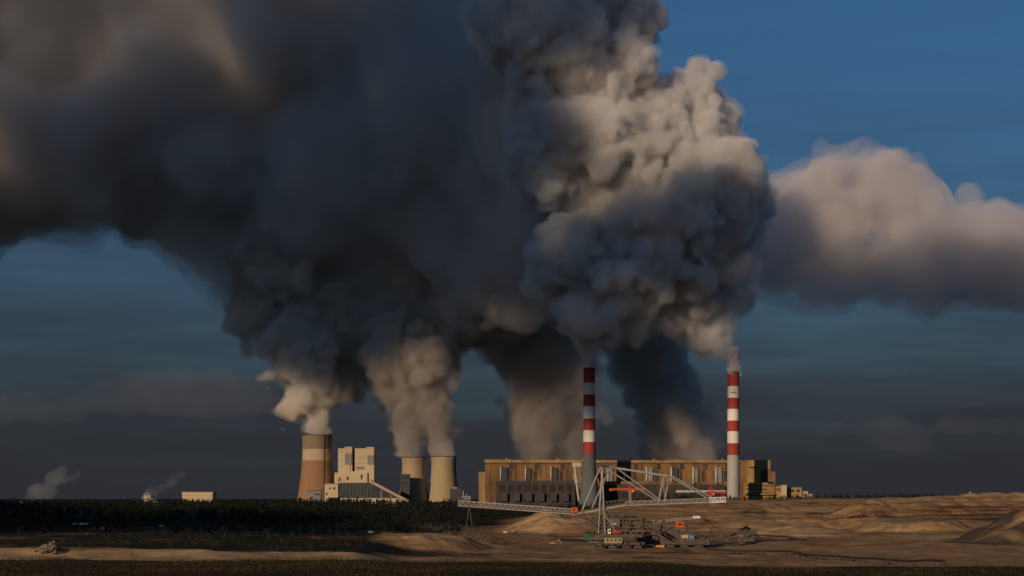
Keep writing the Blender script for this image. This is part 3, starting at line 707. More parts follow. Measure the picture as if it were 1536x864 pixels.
# ------------------------------------------------------------------ dirt roads on the left slope
def strip(name, pts, w, mat, lift=.25):
    P = []
    for a, b in zip(pts, pts[1:]):
        for k in range(24): t = k/24; P.append((a[0]*(1-t)+b[0]*t, a[1]*(1-t)+b[1]*t))
    P = [((px-768)*Y/F, Y) for px, Y in P]; mb = MB(); vv = []
    for i, (x, y) in enumerate(P):
        q = P[min(i+1, len(P)-1)]; p = P[max(i-1, 0)]; d = Vector((q[0]-p[0], q[1]-p[1], 0)).normalized(); nn = Vector((-d.y, d.x, 0)) * w/2
        zz = max(gz(x+nn.x, y+nn.y), gz(x-nn.x, y-nn.y), gz(x, y)) + lift
        vv += [(x+nn.x, y+nn.y, zz), (x-nn.x, y-nn.y, zz), (x-nn.x, y-nn.y, zz-3), (x+nn.x, y+nn.y, zz-3)]
    ff = []
    for i in range(len(P)-1):
        for k in range(4): ff.append((4*i+k, 4*i+(k+1)%4, 4*i+4+(k+1)%4, 4*i+4+k))
    mb.add(vv, ff); o = mb.build(name, mat); return tag(o, kind='structure')
strip('dirt_road', [(-60, 2330), (60, 2335), (170, 2345), (235, 2400), (275, 2440), (330, 2400), (400, 2330), (520, 2300), (620, 2240), (700, 2230)], 9, M['road'])

# ------------------------------------------------------------------ vehicles and small things
def truck(px, Y, L=8, face=1, label='', mat='white', dz=0.0, cargo=None):
    x = (px - 768) * Y / F; z = gz(x, Y) + dz; f = face
    r = empty('truck', (x, Y, z), label, 'truck', 'vehicles on the haul roads')
    bx = lambda x0, x1, y0, y1, z0, z1: MB().box(x + min(f*x0, f*x1), x + max(f*x0, f*x1), Y + y0, Y + y1, z + z0, z + z1)
    bx(-.5*L, .18*L, -1.3, 1.3, 1.1, 3.7).build('cargo_box', M[cargo or mat], r)
    cab = MB(); prof = [(.21*L, .8), (.5*L, .8), (.5*L, 1.9), (.43*L, 3.0), (.21*L, 3.0)]
    vv = [(x + f*a, Y + s*1.2, z + c) for s in (-1, 1) for a, c in prof]
    cab.add(vv, [(0,1,2,3,4), (9,8,7,6,5)] + [(i, (i+1) % 5, 5 + (i+1) % 5, 5 + i) for i in range(5)]); cab.build('cab', M[mat], r)
    bx(.28*L, .42*L, -1.23, -1.2, 1.9, 2.7).build('side_window', M['glass'], r)
    bx(-.5*L, .5*L, -.9, .9, .7, 1.05).build('chassis', M['steel_dark'], r)
    for wx in (-.36*L, -.22*L, .34*L):
        for s in (-1, 1):
            MB().bar((x + f*wx, Y + s*1.25 - .18, z + .55), (x + f*wx, Y + s*1.25 + .18, z + .55), .55, 14).build('wheel', M['rubber'], r)
    return r
truck(140, 2260, 6, 1, 'left one of two small white vehicles side by side below the white-roofed shed', dz=.2)
truck(153, 2240, 6, -1, 'right one of two small white vehicles side by side below the white-roofed shed', dz=.2)
truck(243, 2390, 7, 1, 'white van alone on the curving dirt road through the dark slope', dz=.5)
truck(557, 2150, 8, 1, 'white truck on dark ground left of the striped sand mound', dz=.4)
truck(758, 2520, 6, 1, 'white pickup at the foot of the centre sand bank, under the long conveyor bridge', dz=.3)
truck(769, 2540, 6, -1, 'grey van following a white pickup under the long conveyor bridge', 'steel', .3)
truck(672, 2160, 14, -1, 'long white bus-like truck parked above the striped sand mound', dz=.4)
x = (120-768)*2330/F; z = gz(x, 2330)
b = empty('site_shed', (x, 2330, z), 'white-roofed open shed on the dark slope above the two small vehicles', 'shed')
MB().add([(x-10, 2326, z+6), (x+10, 2326, z+6), (x+10, 2338, z+8.2), (x-10, 2338, z+8.2), (x-10, 2326, z+6.4), (x+10, 2326, z+6.4), (x+10, 2338, z+8.6), (x-10, 2338, z+8.6)],
         [(0,3,2,1), (4,5,6,7), (0,1,5,4), (1,2,6,5), (2,3,7,6), (3,0,4,7)]).build('roof', M['white'], b)
MB().box(x-9, x+9, 2334, 2337, z-1, z+7.3).build('wall', M['steel_dark'], b)
for s in (-9, 0, 9): MB().bar((x+s, 2327, z-1), (x+s, 2327, z+6), .25).build('post', M['steel'], b)

# small digger on the flat
Y = 2000; x = (829-768)*Y/F; z = gz(x, Y)
b = empty('digger', (x, Y, z), 'small tan digger working alone on the flat left of the great machine', 'digger')
MB().box(x-4, x+4, Y-3, Y-1.6, z, z+1.6).build('track', M['rubber'], b); MB().box(x-4, x+4, Y+1.6, Y+3, z, z+1.6).build('track', M['rubber'], b)
MB().box(x-3.6, x+3.2, Y-2.6, Y+2.6, z+1.7, z+4.2).build('body', M['ochre_light'], b); MB().box(x+.4, x+3, Y-2.6, Y-.4, z+4.25, z+6.4).build('cab', M['ochre_light'], b); MB().box(x+.8, x+2.7, Y-2.7, Y-2.62, z+4.7, z+6).build('cab_window', M['glass'], b)
MB().beam((x+3, Y, z+3.6), (x+8, Y, z+7.6), .9, 1.1).build('boom', M['ochre_light'], b); MB().beam((x+8, Y, z+7.6), (x+10.6, Y, z+2.6), .7, .8).build('arm', M['ochre_light'], b)
MB().add([(x+9.4, Y-1, z+2.8), (x+11.6, Y-1, z+2.8), (x+10.6, Y-1, z+.8), (x+9.4, Y+1, z+2.8), (x+11.6, Y+1, z+2.8), (x+10.6, Y+1, z+.8)], [(0,1,2), (5,4,3), (0,3,4,1), (1,4,5,2), (2,5,3,0)]).build('bucket', M['steel_dark'], b)

# rubble heap on the sand strip
rb = MB(); rr_ = random.Random(4)
for k in range(190):
    t = rr_.gauss(0, 1); px = 78 + t * 9; Y = 1032 + rr_.gauss(0, 5); x = (px-768)*Y/F; z = gz(x, Y) + max(0, 4.6 - abs(t)*2.6) * rr_.random()
    s = rr_.uniform(.3, 1.3); c = Vector((x, Y, z)); q = Matrix.Rotation(rr_.uniform(0, 3), 3, Vector((rr_.random(), rr_.random(), rr_.random())).normalized())
    vv = [c + q @ Vector((i*s*rr_.uniform(.6, 1), j*s*rr_.uniform(.5, 1), k2*s*rr_.uniform(.3, .8))) for i in (-1, 1) for j in (-1, 1) for k2 in (-1, 1)]
    rb.add(vv, [(0,1,3,2), (4,6,7,5), (0,4,5,1), (2,3,7,6), (0,2,6,4), (1,5,7,3)])
tag(rb.build('rubble', new_mat('broken_concrete', (.17, .15, .12), .9, .5, .4)), 'heap of grey broken rubble on the sand strip', 'rubble', kind='stuff')

# ------------------------------------------------------------------ the great spreader
SY = 1950.0
def S(px, py, dy=0.0): return at(px, py, SY) + Vector((0, dy, 0))
bz = gz(at(925, 0, SY).x, SY)
sp = empty('spreader_machine', (at(925, 0, SY).x, SY, bz), 'gigantic pale steel spreader with cable-stayed boom standing in the pit', 'spreader')
W = 9.0
m = MB()
for d in (-W, W):
    m.bar(S(903, 701, d*.4), S(907, 800, d), 1.0); m.bar(S(903, 701, d*.4), S(897, 800, d), .7); m.bar(S(901, 762, d), S(925, 800, d), .7)
    for k in range(7):
        py = 725 + k*11; m.bar(S(903.6 - .4*k, py, -d*.7), S(903.6 + .2*k, py + 8, d*.7), .35)
m.bar(S(902, 703, -5), S(902, 703, 5), 1.0); m.build('mast', M['steel'], sp)
m = MB()
for d in (-1, 1): m.bar(S(896, 698, d*3), S(925, 700.5, d*3), .9)
m.truss(S(897, 699), S(924, 701), 8, 2.4, 6, .35); m.box(S(905,698).x, S(917,698).x, SY-4, SY+4, S(0,698).z, S(0,695.8).z); m.build('mast_head', M['steel_dark'], sp)
for d in (-4, 4):
    MB().bar(S(901, 700, d), S(873, 766, d*1.6), .85).build('back_stay', M['steel'], sp)
    MB().bar(S(915, 701, d), S(888, 762, d*1.6), .7).build('back_stay', M['steel'], sp)
for d in (-3.5, 3.5):
    MB().beam(S(914, 700.5, d), S(1001, 714, d), 1.0, 2.2).build('top_chord', M['steel'], sp)
    MB().bar(S(906, 701, d), S(986, 751, d), .75).build('fore_stay', M['steel'], sp)
    MB().bar(S(926, 703, d), S(990, 750, d), .65).build('fore_stay', M['steel'], sp)
    MB().bar(S(1003, 714, d), S(1062, 748, d), .75).build('tip_stay', M['steel'], sp)
    MB().bar(S(1008, 714, d), S(1070, 748, d), .6).build('tip_stay', M['steel'], sp)
m = MB()
for d in (-4, 4):
    m.bar(S(995, 717, d), S(988, 752, d), .8); m.bar(S(1003, 717, d), S(997, 752, d), .6)
    m.bar(S(995, 717, d), S(997, 752, d), .3)
m.bar(S(995, 716, -4), S(995, 716, 4), .8); m.bar(S(1003, 716, -4), S(1003, 716, 4), .8); m.build('boom_post', M['steel'], sp)
MB().truss(S(938, 755.5), S(1066, 750.5), 8, 5.2, 26, .38).build('boom_girder', M['steel'], sp)
MB().beam(S(934, 758.6), S(1068, 753.6), 6.5, 1.7).build('boom_belt', M['steel'], sp)
MB().beam(S(866, 770.5), S(938, 757.5), 9, 2.0).build('belly_girder', M['steel'], sp)
MB().truss(S(905, 757), S(940, 753), 8, 6, 6, .4).build('belly_lattice', M['steel_grey'], sp)
m = MB().truss(S(1064, 750.3), S(1088, 749.3), 9, 5.6, 6, .5); m.box(S(1066,0).x, S(1087,0).x, SY-3, SY+3, S(0,753).z, S(0,749.5).z); m.build('discharge_head', M['white'], sp)
MB().bar(S(1076, 748), S(1076, 742), .3).bar(S(1068, 748), S(1068, 744), .3).build('light_mast', M['steel_dark'], sp)
# receiving bridge, running back to the left plateau
c = at(690, 755, 2050)
m = MB().truss(c, S(868, 768), 8, 6, 44, .42); m.build('conveyor_bridge', M['steel'], sp)
MB().beam(at(690, 759, 2050), S(868, 771), 6.5, 1.6).build('bridge_deck', M['steel_dark'], sp)
m = MB().box(c.x - 3, c.x + 9, 2046, 2054, c.z - 2, c.z + 5); m.build('bridge_head', M['steel_grey'], sp)
m = MB()
for px, py in ((704, 756.5),):
    p = at(px, py, 2020); zz = gz(p.x, 2020)
    m.bar((p.x - 5, 2016, zz - 1), p, .5); m.bar((p.x + 5, 2024, zz - 1), p, .5); m.bar((p.x - 2.5, 2018, (zz + p.z)/2), (p.x + 2.5, 2022, (zz + p.z)/2), .4)
m.build('bridge_support', M['steel_dark'], sp)
cb = MB().box(S(857.6,0).x, S(866,0).x, SY-6, SY+1, S(0,769).z, S(0,761).z).build('orange_cabin', M['orange'], sp)
MB().box(S(859.4,0).x, S(862,0).x, SY-6.3, SY-6.02, S(0,766).z, S(0,763).z).build('window', M['glass'], cb)
# superstructure below the belly
rr_ = random.Random(11)
m = MB()
for k in range(230):
    px = rr_.gauss(924, 19); py = rr_.uniform(768, 806); w = rr_.uniform(1.5, 7); h = rr_.uniform(1, 4); d = rr_.uniform(-9, 8)
    if px < 888 + (806 - py) * .3 or px > 965: continue
    p = S(px, py, d); m.box(p.x - w/2, p.x + w/2, p.y, p.y + 3, p.z - h/2, p.z + h/2)
m.box(S(890,0).x, S(962,0).x, SY-9, SY+9, S(0,806).z, S(0,801).z); m.box(S(908,0).x, S(940,0).x, SY-5, SY+5, S(0,801).z, S(0,770).z); m.build('machinery_deck', M['steel_dark'], sp)
m = MB()
for k in range(30):
    a = S(884 + k*2.8, 772 + rr_.uniform(-2, 6), rr_.uniform(-9, 9)); b_ = S(886 + k*2.6 + rr_.uniform(-14, 14), 806, rr_.uniform(-9, 9)); m.bar(a, b_, .45)
for k in range(6): py = 772 + 6*k; m.beam(S(890 + k*2, py, -9), S(958 - k, py + 1, -9), .6, .9); m.beam(S(890 + k*2, py, 9), S(958 - k, py + 1, 9), .6, .9)
m.truss(S(872, 771), S(906, 798), 12, 5, 8, .5); m.build('frame_lattice', M['steel_grey'], sp)
MB().truss(S(948, 775), S(990, 801), 7, 4.5, 9, .5).build('side_conveyor', M['steel_grey'], sp)
MB().box(S(914,0).x, S(929,0).x, SY-10, SY-2, S(0,789).z, S(0,778).z).build('drive_house', M['steel_grey'], sp)
MB().box(S(916,0).x, S(924,0).x, SY-11, SY-10.2, S(0,787).z, S(0,784).z).build('pale_hatch', M['steel'], sp)
MB().box(S(917,0).x, S(931,0).x, SY-11, SY-3, S(0,799.6).z, S(0,796).z).build('red_panel', M['red_paint'], sp)
k1 = MB().box(S(911,0).x, S(915.4,0).x, SY-12, SY-5, S(0,800.5).z, S(0,793).z).build('operator_cab', M['white'], sp); MB().box(S(912,0).x, S(914.6,0).x, SY-12.3, SY-12.03, S(0,797.4).z, S(0,794.4).z).build('window', M['glass'], k1)
k1 = MB().box(S(906,0).x, S(932,0).x, SY-13, SY-2, S(0,814.6).z, S(0,806.4).z).build('switchgear_house', M['tower_tan'], sp)
MB().box(S(905,0).x, S(933,0).x, SY-13.6, SY-1.4, S(0,806.3).z, S(0,805.4).z).build('roof', M['steel_grey'], k1)
for k in range(4): MB().box(S(909 + k*6,0).x, S(911.5 + k*6,0).x, SY-13.3, SY-13.03, S(0,811).z, S(0,808.4).z).build('window', M['glass'], k1)
MB().box(S(876,0).x, S(886,0).x, SY-9, SY+3, S(0,810).z, S(0,800.4).z).build('green_house', M['green'], sp); MB().box(S(879,0).x, S(893,0).x, SY-8, SY+4, S(0,800.3).z, S(0,798).z).build('green_house_roof', M['rubber'], sp)
MB().beam(S(873, 799.6, -3), S(898, 801.4, -3), 12, 1).build('deck_plate', M['steel_dark'], sp); MB().beam(S(882, 812, -6), S(906, 814, -6), 10, 2.0).build('lower_girder', M['steel_grey'], sp)
def crawler(px0, px1, dy, parent, base=823.0, h=8.0):
    """tracked bogie: stadium-shaped belt with wheels inside"""
    a, b_ = S(px0, 0).x, S(px1, 0).x; z0 = gz((a+b_)/2, SY+dy) ; r = h * .39 / 2 * 1.0; r = max(r, 1.9)
    pts = []
    for k in range(9): t = math.pi/2 + math.pi*k/8; pts.append((a + r + r*math.cos(t), z0 + r + r*math.sin(t)))
    for k in range(9): t = -math.pi/2 + math.pi*k/8; pts.append((b_ - r + r*math.cos(t), z0 + r + r*math.sin(t)))
    n = len(pts); vv = [(x, SY+dy-1.8, z) for x, z in pts] + [(x, SY+dy+1.8, z) for x, z in pts]
    o = MB().add(vv, [tuple(range(n)), tuple(range(2*n-1, n-1, -1))] + [(i, (i+1) % n, n+(i+1) % n, n+i)[::-1] for i in range(n)]).build('crawler_track', M['rubber'], parent)
    wm = MB(); q = a + r
    while q <= b_ - r + .1: wm.bar((q, SY+dy-2.05, z0 + r), (q, SY+dy-1.82, z0 + r), r*.62, 12); q += 2.1*r*.62 + .3
    wm.build('road_wheels', M['steel_grey'], o); return o
for a0, a1 in ((893, 908), (911, 926), (931, 946), (949, 963)):
    for dy in (-13, 10): crawler(a0, a1, dy, sp)
m = MB()
for px in (900, 918, 938, 956): m.box(S(px-3,0).x, S(px+3,0).x, SY-12, SY+11, S(0,822).z, S(0,813).z)
m.beam(S(892, 815, -8), S(966, 815, -8), 3, 3); m.beam(S(892, 815, 7), S(966, 815, 7), 3, 3); m.build('undercarriage', M['steel_dark'], sp)
k1 = MB().box(S(981,0).x, S(995,0).x, SY-14, SY-7, S(0,823).z, S(0,818).z)

# ------------------------------------------------------------------ bucket chain excavator behind / beside it
EYx = 1990.0; SY2 = SY; SY = EYx
ex = empty('chain_excavator', (at(1020, 0, SY).x, SY, gz(at(1020, 0, SY).x, SY)), 'low rusty bucket excavator with an orange cabin, right beside the great spreader', 'excavator')
m = MB(); rr_ = random.Random(21)
for k in range(200):
    px = rr_.uniform(955, 1062); top = 800 - 8*math.exp(-((px-1005)/28)**2); py = rr_.uniform(top, 820); w = rr_.uniform(1.5, 6); h = rr_.uniform(.8, 3); p = S(px, py, rr_.uniform(-10, 8))
    m.box(p.x - w/2, p.x + w/2, p.y, p.y + 2.5, p.z - h/2, p.z + h/2)
m.box(S(956,0).x, S(1062,0).x, SY-10, SY+9, S(0,817).z, S(0,808).z); m.box(S(975,0).x, S(1040,0).x, SY-8, SY+7, S(0,808).z, S(0,797).z); m.build('machine_deck', M['steel_dark'], ex)
m = MB()
for k in range(34):
    px = 960 + k*3.1; a = S(px, 800 + rr_.uniform(-4, 5), rr_.uniform(-9, 9)); m.bar(a, S(px + rr_.uniform(-9, 9), 820, rr_.uniform(-9, 9)), .32)
m.truss(S(958, 803), S(1066, 806), 16, 6, 22, .4); m.build('deck_lattice', M['steel_grey'], ex)
MB().truss(S(960, 784.5), S(1043, 776.5), 4, 2.2, 16, .28).build('counter_boom', M['steel'], ex)
MB().box(S(1039,0).x, S(1050,0).x, SY-3, SY+3, S(0,777.5).z, S(0,774).z).build('counterweight', M['white'], ex)
m = MB()
for d in (-4, 4): m.bar(S(994, 778, d), S(990, 806, d), .5); m.bar(S(994, 778, d), S(1003, 806, d), .5); m.bar(S(1040, 777, d), S(1022, 802, d), .3); m.bar(S(994, 778, d), S(1003, 772, d*.5), .3)
m.bar(S(992,792,-4), S(992,792,4), .4); m.bar(S(994,778,-4), S(994,778,4), .4); m.bar(S(1032,788,-4), S(1032,788,4), .3); m.bar(S(1032,788,0), S(992,792,0), .3); m.bar(S(1003,772,0), S(994,778,0), .3); m.build('tower_frame', M['steel_grey'], ex)
k1 = MB().box(S(1013,0).x, S(1025,0).x, SY-7, SY+1, S(0,791).z, S(0,782.6).z).build('orange_cabin', M['orange'], ex); MB().box(S(1016,0).x, S(1023,0).x, SY-7.3, SY-7.03, S(0,787.6).z, S(0,785).z).build('window', M['glass'], k1)
MB().box(S(1010,0).x, S(1028,0).x, SY-7, SY+3, S(0,800).z, S(0,791.3).z).build('motor_house', M['steel_grey'], ex)
MB().box(S(1032,0).x, S(1040,0).x, SY-12, SY-6, S(0,808.6).z, S(0,802.6).z).build('blue_panel', M['blue'], ex); MB().box(S(1021,0).x, S(1031,0).x, SY-12, SY-6, S(0,807).z, S(0,802.2).z).build('pale_panel', M['cream'], ex)
k1 = MB().box(S(982,0).x, S(995,0).x, SY-14, SY-8, S(0,822.6).z, S(0,817.4).z).build('yellow_bogie', M['yellow'], ex)
MB().truss(S(962, 790), S(1010, 804), 5, 3, 12, .4).build('chain_ladder', M['steel_dark'], ex)
for a0, a1 in ((968, 980), (998, 1012), (1018, 1032), (1040, 1054)):
    for dy in (-12, 9): crawler(a0, a1, dy, ex)

def bucket_wheel(cx, cy, r, parent, name='bucket_wheel', n=10):
    c = S(cx, cy); m = MB()
    for d in (-1.3, 1.3):
        for k in range(24):
            t0, t1 = 2*math.pi*k/24, 2*math.pi*(k+1)/24
            m.bar((c.x + r*.8*math.cos(t0), c.y + d, c.z + r*.8*math.sin(t0)), (c.x + r*.8*math.cos(t1), c.y + d, c.z + r*.8*math.sin(t1)), .45, 5)
        for k in range(8):
            t0 = 2*math.pi*k/8; m.bar((c.x, c.y + d, c.z), (c.x + r*.8*math.cos(t0), c.y + d, c.z + r*.8*math.sin(t0)), .3, 5)
    m.bar((c.x, c.y-2, c.z), (c.x, c.y+2, c.z), r*.2, 12); w = m.build(name, M['steel_dark'], parent)
    for k in range(n):
        t0 = 2*math.pi*k/n; u = Vector((math.cos(t0), 0, math.sin(t0))); t = Vector((-u.z, 0, u.x)); p = c + u*r*.85; b_ = MB(); vv = []
        for d in (-1.5, 1.5):
            for a, b2 in ((-.16, -.05), (.18, -.05), (.24, .22), (-.10, .16)): vv.append(p + t*r*a + u*r*b2 + Vector((0, d, 0)))
        b_.add(vv, [(0,1,2,3), (7,6,5,4), (0,4,5,1), (1,5,6,2), (3,2,6,7), (0,3,7,4)]); b_.build('bucket', M['steel_dark'], w)
k1 = bucket_wheel(1074, 799, 8, ex)
MB().truss(S(1050, 806), S(1074, 800), 4, 2.4, 5, .35).build('wheel_boom', M['steel_grey'], ex)

SY = 2080.0
we = empty('bucket_wheel_excavator', (at(1116, 0, SY).x, SY, gz(at(1116, 0, SY).x, SY)), 'dark bucket wheel excavator standing alone by the pale sand cone', 'excavator')
bucket_wheel(1119, 797, 6.5, we)
m = MB().box(S(1105,0).x, S(1130,0).x, SY-5, SY+5, S(0,813.5).z, S(0,806).z); m.box(S(1122,0).x, S(1134,0).x, SY-4, SY+4, S(0,801).z, S(0,796).z); m.build('deck_house', M['steel_dark'], we)
MB().truss(S(1087, 812), S(1112, 794), 4, 2.2, 8, .35).build('discharge_boom', M['steel_grey'], we)
m = MB()
for d in (-3, 3): m.bar(S(1117, 806, d), S(1119, 789, d), .6); m.bar(S(1130, 806, d), S(1119, 789, d), .4); m.bar(S(1105, 806, d), S(1119, 789, d), .3)
m.build('mast', M['steel_dark'], we); MB().beam(S(1108, 796.5), S(1137, 797), 3, 1.5).build('wheel_boom', M['steel_dark'], we)
for dy in (-6, 6): crawler(1106, 1131, dy, we)
SY = SY2

# bench conveyor running along the pit floor towards the right foreground
pts = [(1062, 1820), (1150, 1720), (1240, 1500), (1330, 1310), (1425, 1185)]
b = empty('belt_conveyor', ((1062-768)*1780/F, 1780, gz((1062-768)*1780/F, 1780)), 'long low trestle conveyor crossing the pit floor towards the right foreground', 'conveyor')
belt = MB(); fr_ = MB(); posts = []
P = []
for a, c in zip(pts, pts[1:]):
    for k in range(10): t = k/10; px, Y = a[0]*(1-t)+c[0]*t, a[1]*(1-t)+c[1]*t; x = (px-768)*Y/F; P.append(Vector((x, Y, gz(x, Y))))
for i in range(1, len(P)-1): P[i].z = P[i].z*.5 + (P[i-1].z + P[i+1].z)*.25
for i, (a, c) in enumerate(zip(P, P[1:])):
    up = Vector((0, 0, 3.8)); belt.beam(a + up, c + up, 2.4, 1.5)
    for d in (-1.4, 1.4):
        fr_.beam(a + up + Vector((0, d, .7)), c + up + Vector((0, d, .7)), .2, .2); fr_.beam(a + up*.8 + Vector((0, d, 0)), c + up*.8 + Vector((0, d, 0)), .35, .5)
    pm = MB()
    for d in (-1.4, 1.4): pm.beam(a + Vector((0, d, -1)), a + up + Vector((0, d, .7)), .45, .45)
    pm.beam(a + up*.75 + Vector((0, -1.6, 0)), a + up*.75 + Vector((0, 1.6, 0)), .3, .3); pm.build('trestle', M['steel_dark'], b)
belt.build('belt', M['rubber'], b); fr_.build('side_frame', M['steel_grey'], b)

# cranes on the plateau
def tower_crane(px, Y, top, jib_l, jib_r, mat, label, diamond=False):
    s = Y / F; x = (px-768)*s; z = gz(x, Y); zj = EYE - (top - HOR)*s
    r = empty('crane', (x, Y, z), label, 'crane')
    MB().truss((x, Y, z - 1), (x, Y, zj - 1.5*s*2), 2.6*s, 2.6*s, 8, .35*s).build('mast', M['steel'], r)
    MB().truss((x + jib_l*s, Y, zj), (x + jib_r*s, Y, zj), 2.2*s, 2.0*s, 16, .45*s).build('jib', M[mat], r)
    MB().box(x - 2.4*s, x + 2.4*s, Y - 2.4*s, Y + 2.4*s, zj - 5*s, zj - 1.3*s).build('turntable', M[mat], r)
    m = MB(); ap = Vector((x, Y, zj + 6*s))
    for dx in (-2, 2): m.bar((x + dx*s, Y, zj), ap, .5*s)
    if diamond:
        for dx in (-4, 4): m.bar((x + dx*s, Y, zj + 1*s), (x, Y, zj + 10*s), .6*s); m.bar((x + dx*s, Y, zj + 1*s), (x, Y, zj - 4*s), .6*s)
    m.build('peak_frame', M[mat], r)
    for q in (jib_l, jib_r): MB().bar(ap, (x + q*s*.85, Y, zj + .9*s), .16*s, 4).build('tie_bar', M[mat], r)
    MB().box(x + min(jib_l, jib_r)*s, x + (min(jib_l, jib_r) + 5)*s, Y - 1.3*s, Y + 1.3*s, zj - 2.4*s, zj - 1.15*s).build('counterweight', M[mat], r)
    MB().box(x + 2.6*s, x + 5*s, Y - 1*s, Y + 1*s, zj - 4*s, zj - 1.3*s).build('cab', M['white'], r)
    return r
tower_crane(945, 3080, 734, -31, 24, 'orange', 'orange hammerhead crane seen through the stays of the spreader')
tower_crane(1066, 3300, 738.5, -6, 24, 'red_paint', 'red crane with a diamond-shaped peak just left of the lit chimney', True)
# horizon masts
for px, Y, h, lab in ((1455, 3000, 9, 'small lattice mast on the far right rim of the pit'), (1461, 3010, 6, 'short antenna post beside the small lattice mast on the rim')):
    x = (px-768)*Y/F; z = gz(x, Y); r = empty('mast', (x, Y, z), lab, 'mast')
    MB().truss((x, Y, z-1), (x, Y, z+h), 1.4, 1.4, 6, .18).build('lattice', M['steel'], r); MB().box(x-1.5, x+1.5, Y-.5, Y+.5, z+h*.7, z+h*.85).build('antenna', M['white'], r)

# ------------------------------------------------------------------ smoke, steam and clouds
V = {
 'lobe': steam_mat('bright_steam', 26, (.985, .978, .962)),
 'lobe_veil': steam_mat('bright_steam_veil', 75, (.985, .978, .962)),
 'steam': steam_mat('tower_steam', 36, (.94, .88, .80)),
 'steam_veil': steam_mat('tower_steam_veil', 100, (.94, .88, .80)),
 'soft': steam_mat('soft_tower_steam', 60, (.92, .86, .79)),
 'soft_veil': steam_mat('soft_tower_steam_veil', 140, (.92, .86, .79)),
 'mass': steam_mat('dark_smoke', 120, (.955, .93, .895)),
 'mass_veil': steam_mat('dark_smoke_veil', 260, (.955, .93, .895)),
 'tall': steam_mat('banded_tower_steam', 30, (.975, .94, .88)),
 'thin': steam_mat('thin_steam', 20, (.99, .985, .95)),
 'far': steam_mat('far_cloud_vapour', 230, (.965, .94, .935)),
 'far_veil': steam_mat('far_cloud_veil', 500, (.965, .94, .935)),
 'wisp': steam_mat('wisp_steam', 260, (.95, .95, .95)),
}
OC = ((70, 20), (35, 13), (17, 8)); SM = ((40, 9), (20, 6), (10, 4))
WS = ((90, 16), (45, 9)); VS = (12, V['steam_veil'], ((30, 6), (14, 5)))
cloud('steam_plume', path([(476,653,17,4640),(475,636,19,4640),(478,614,25,4640),(468,596,33,4640),(470,572,40,4640),(458,545,48,4680),(458,505,52,4740),(462,462,68,4800),(445,408,92,4850)]),
      5, V['tall'], OC, 2, 2, 5, 'thick steam plume rising from the banded cooling tower, glowing at its foot', floor=at(0,653,4640).z + 4, warp=WS, veils=(VS,))
cloud('steam_plume', path([(620,687,14,4645),(617,665,18,4645),(611,640,22,4645),(606,610,26,4645),(604,580,32,4645),(596,545,44,4645),(580,500,66,4800),(575,450,85,4850)]) + path([(565,560,22,4800),(535,548,28,4800),(512,510,44,4800)]),
      5, V['steam'], OC, 3, 2, 5, 'tan steam plume leaning left from the cooling tower behind the dark narrow building', floor=at(0,686,4640).z + 3, warp=WS, veils=(VS,))
cloud('steam_plume', path([(665,686,15,4645),(663,662,19,4645),(656,635,23,4645),(648,605,26,4645),(638,570,32,4645),(632,530,46,4645),(628,480,72,4800),(630,430,95,4850)]) + blobs([(573,600,12,4850),(571,612,8,4850),(700,470,56,4850),(740,450,62,4850)]),
      5, V['steam'], OC, 4, 2, 5, 'tan steam plume from the cooling tower nearer the chimneys, merging with its twin', floor=at(0,685,4640).z + 3, warp=WS, veils=(VS,))
VF = (16, V['soft_veil'], ((40, 10), (18, 6)))
cloud('steam_plume', path([(800,694,20,4900),(806,665,28,4900),(802,635,35,4900),(815,600,44,4900),(825,560,50,4900),(812,510,66,4900),(800,450,90,4900)]) + path([(848,692,20,4900),(850,650,28,4900),(852,600,34,4900),(855,550,50,4900)]) + blobs([(766,618,13,4900),(752,604,9,4900)]),
      6, V['soft'], OC, 5, 2, 5, 'broad soft steam plume rising behind the ochre hall left of the dark-footed chimney', warp=WS, veils=(VF,))
cloud('steam_plume', path([(1035,692,24,5300),(1032,665,30,5300),(1030,635,36,5300),(1012,605,46,5300),(990,575,50,5300),(972,530,58,5250),(955,480,70,5200)]) + path([(960,600,22,5300),(985,650,26,5300),(1000,684,24,5300)]),
      6, V['soft'], OC, 6, 2, 5, 'soft steam plume rising behind the ochre hall between the two striped chimneys', warp=WS, veils=(VF,))
cloud('smoke_plume', path([(882,553,6.5,4000),(880,532,11,4000),(879,512,16,3990),(878,488,20,3980),(872,458,28,3960),(862,420,42,3930),(850,380,60,3900)]),
      4, V['thin'], SM, 7, 1, 5, 'thin grey smoke column from the dark-footed left chimney', rref=40, warp=((50, 8),))
OL = ((60, 16), (30, 10), (15, 6), (9, 3)); WL = ((110, 22), (50, 10)); VL = (9, V['lobe_veil'], ((24, 6), (12, 4)))
plume_r = cloud('smoke_plume', path([(1100,560,7.5,4000),(1100,545,8,4000),(1101,533,8,4000)],.4) + path([(1092,524,13,4000),(1080,505,22,4000),(1070,485,33,4000),(1060,455,45,3990),(1055,420,58,3980),(1065,370,70,3970),(1072,320,73,3960),(1050,270,70,3950)])
      + path([(1088,532,10,4000),(1060,506,18,4000),(1030,480,28,3990),(995,450,38,3980),(960,430,54,3960),(915,400,76,3940)]) + blobs([(1118,238,10,3970),(1120,300,26,3980),(1122,340,22,3980),(1000,330,76,3930),(950,350,86,3920)]),
      4.5, V['lobe'], OL, 8, 2, 7, 'dark billowing smoke plume climbing from the lit right chimney', rref=50, warp=WL, veils=(VL,))
core = cloud('steam_core', path([(1100,561,7.5,4000),(1100,548,8,4000),(1101,536,8.5,4000),(1100,528,8,4000)],.4), 2.5, steam_mat('dense_white_steam', 5, (.99, .98, .96)), ((14, 4), (7, 2)), 21, 1, 6, rref=12)
core.parent = plume_r
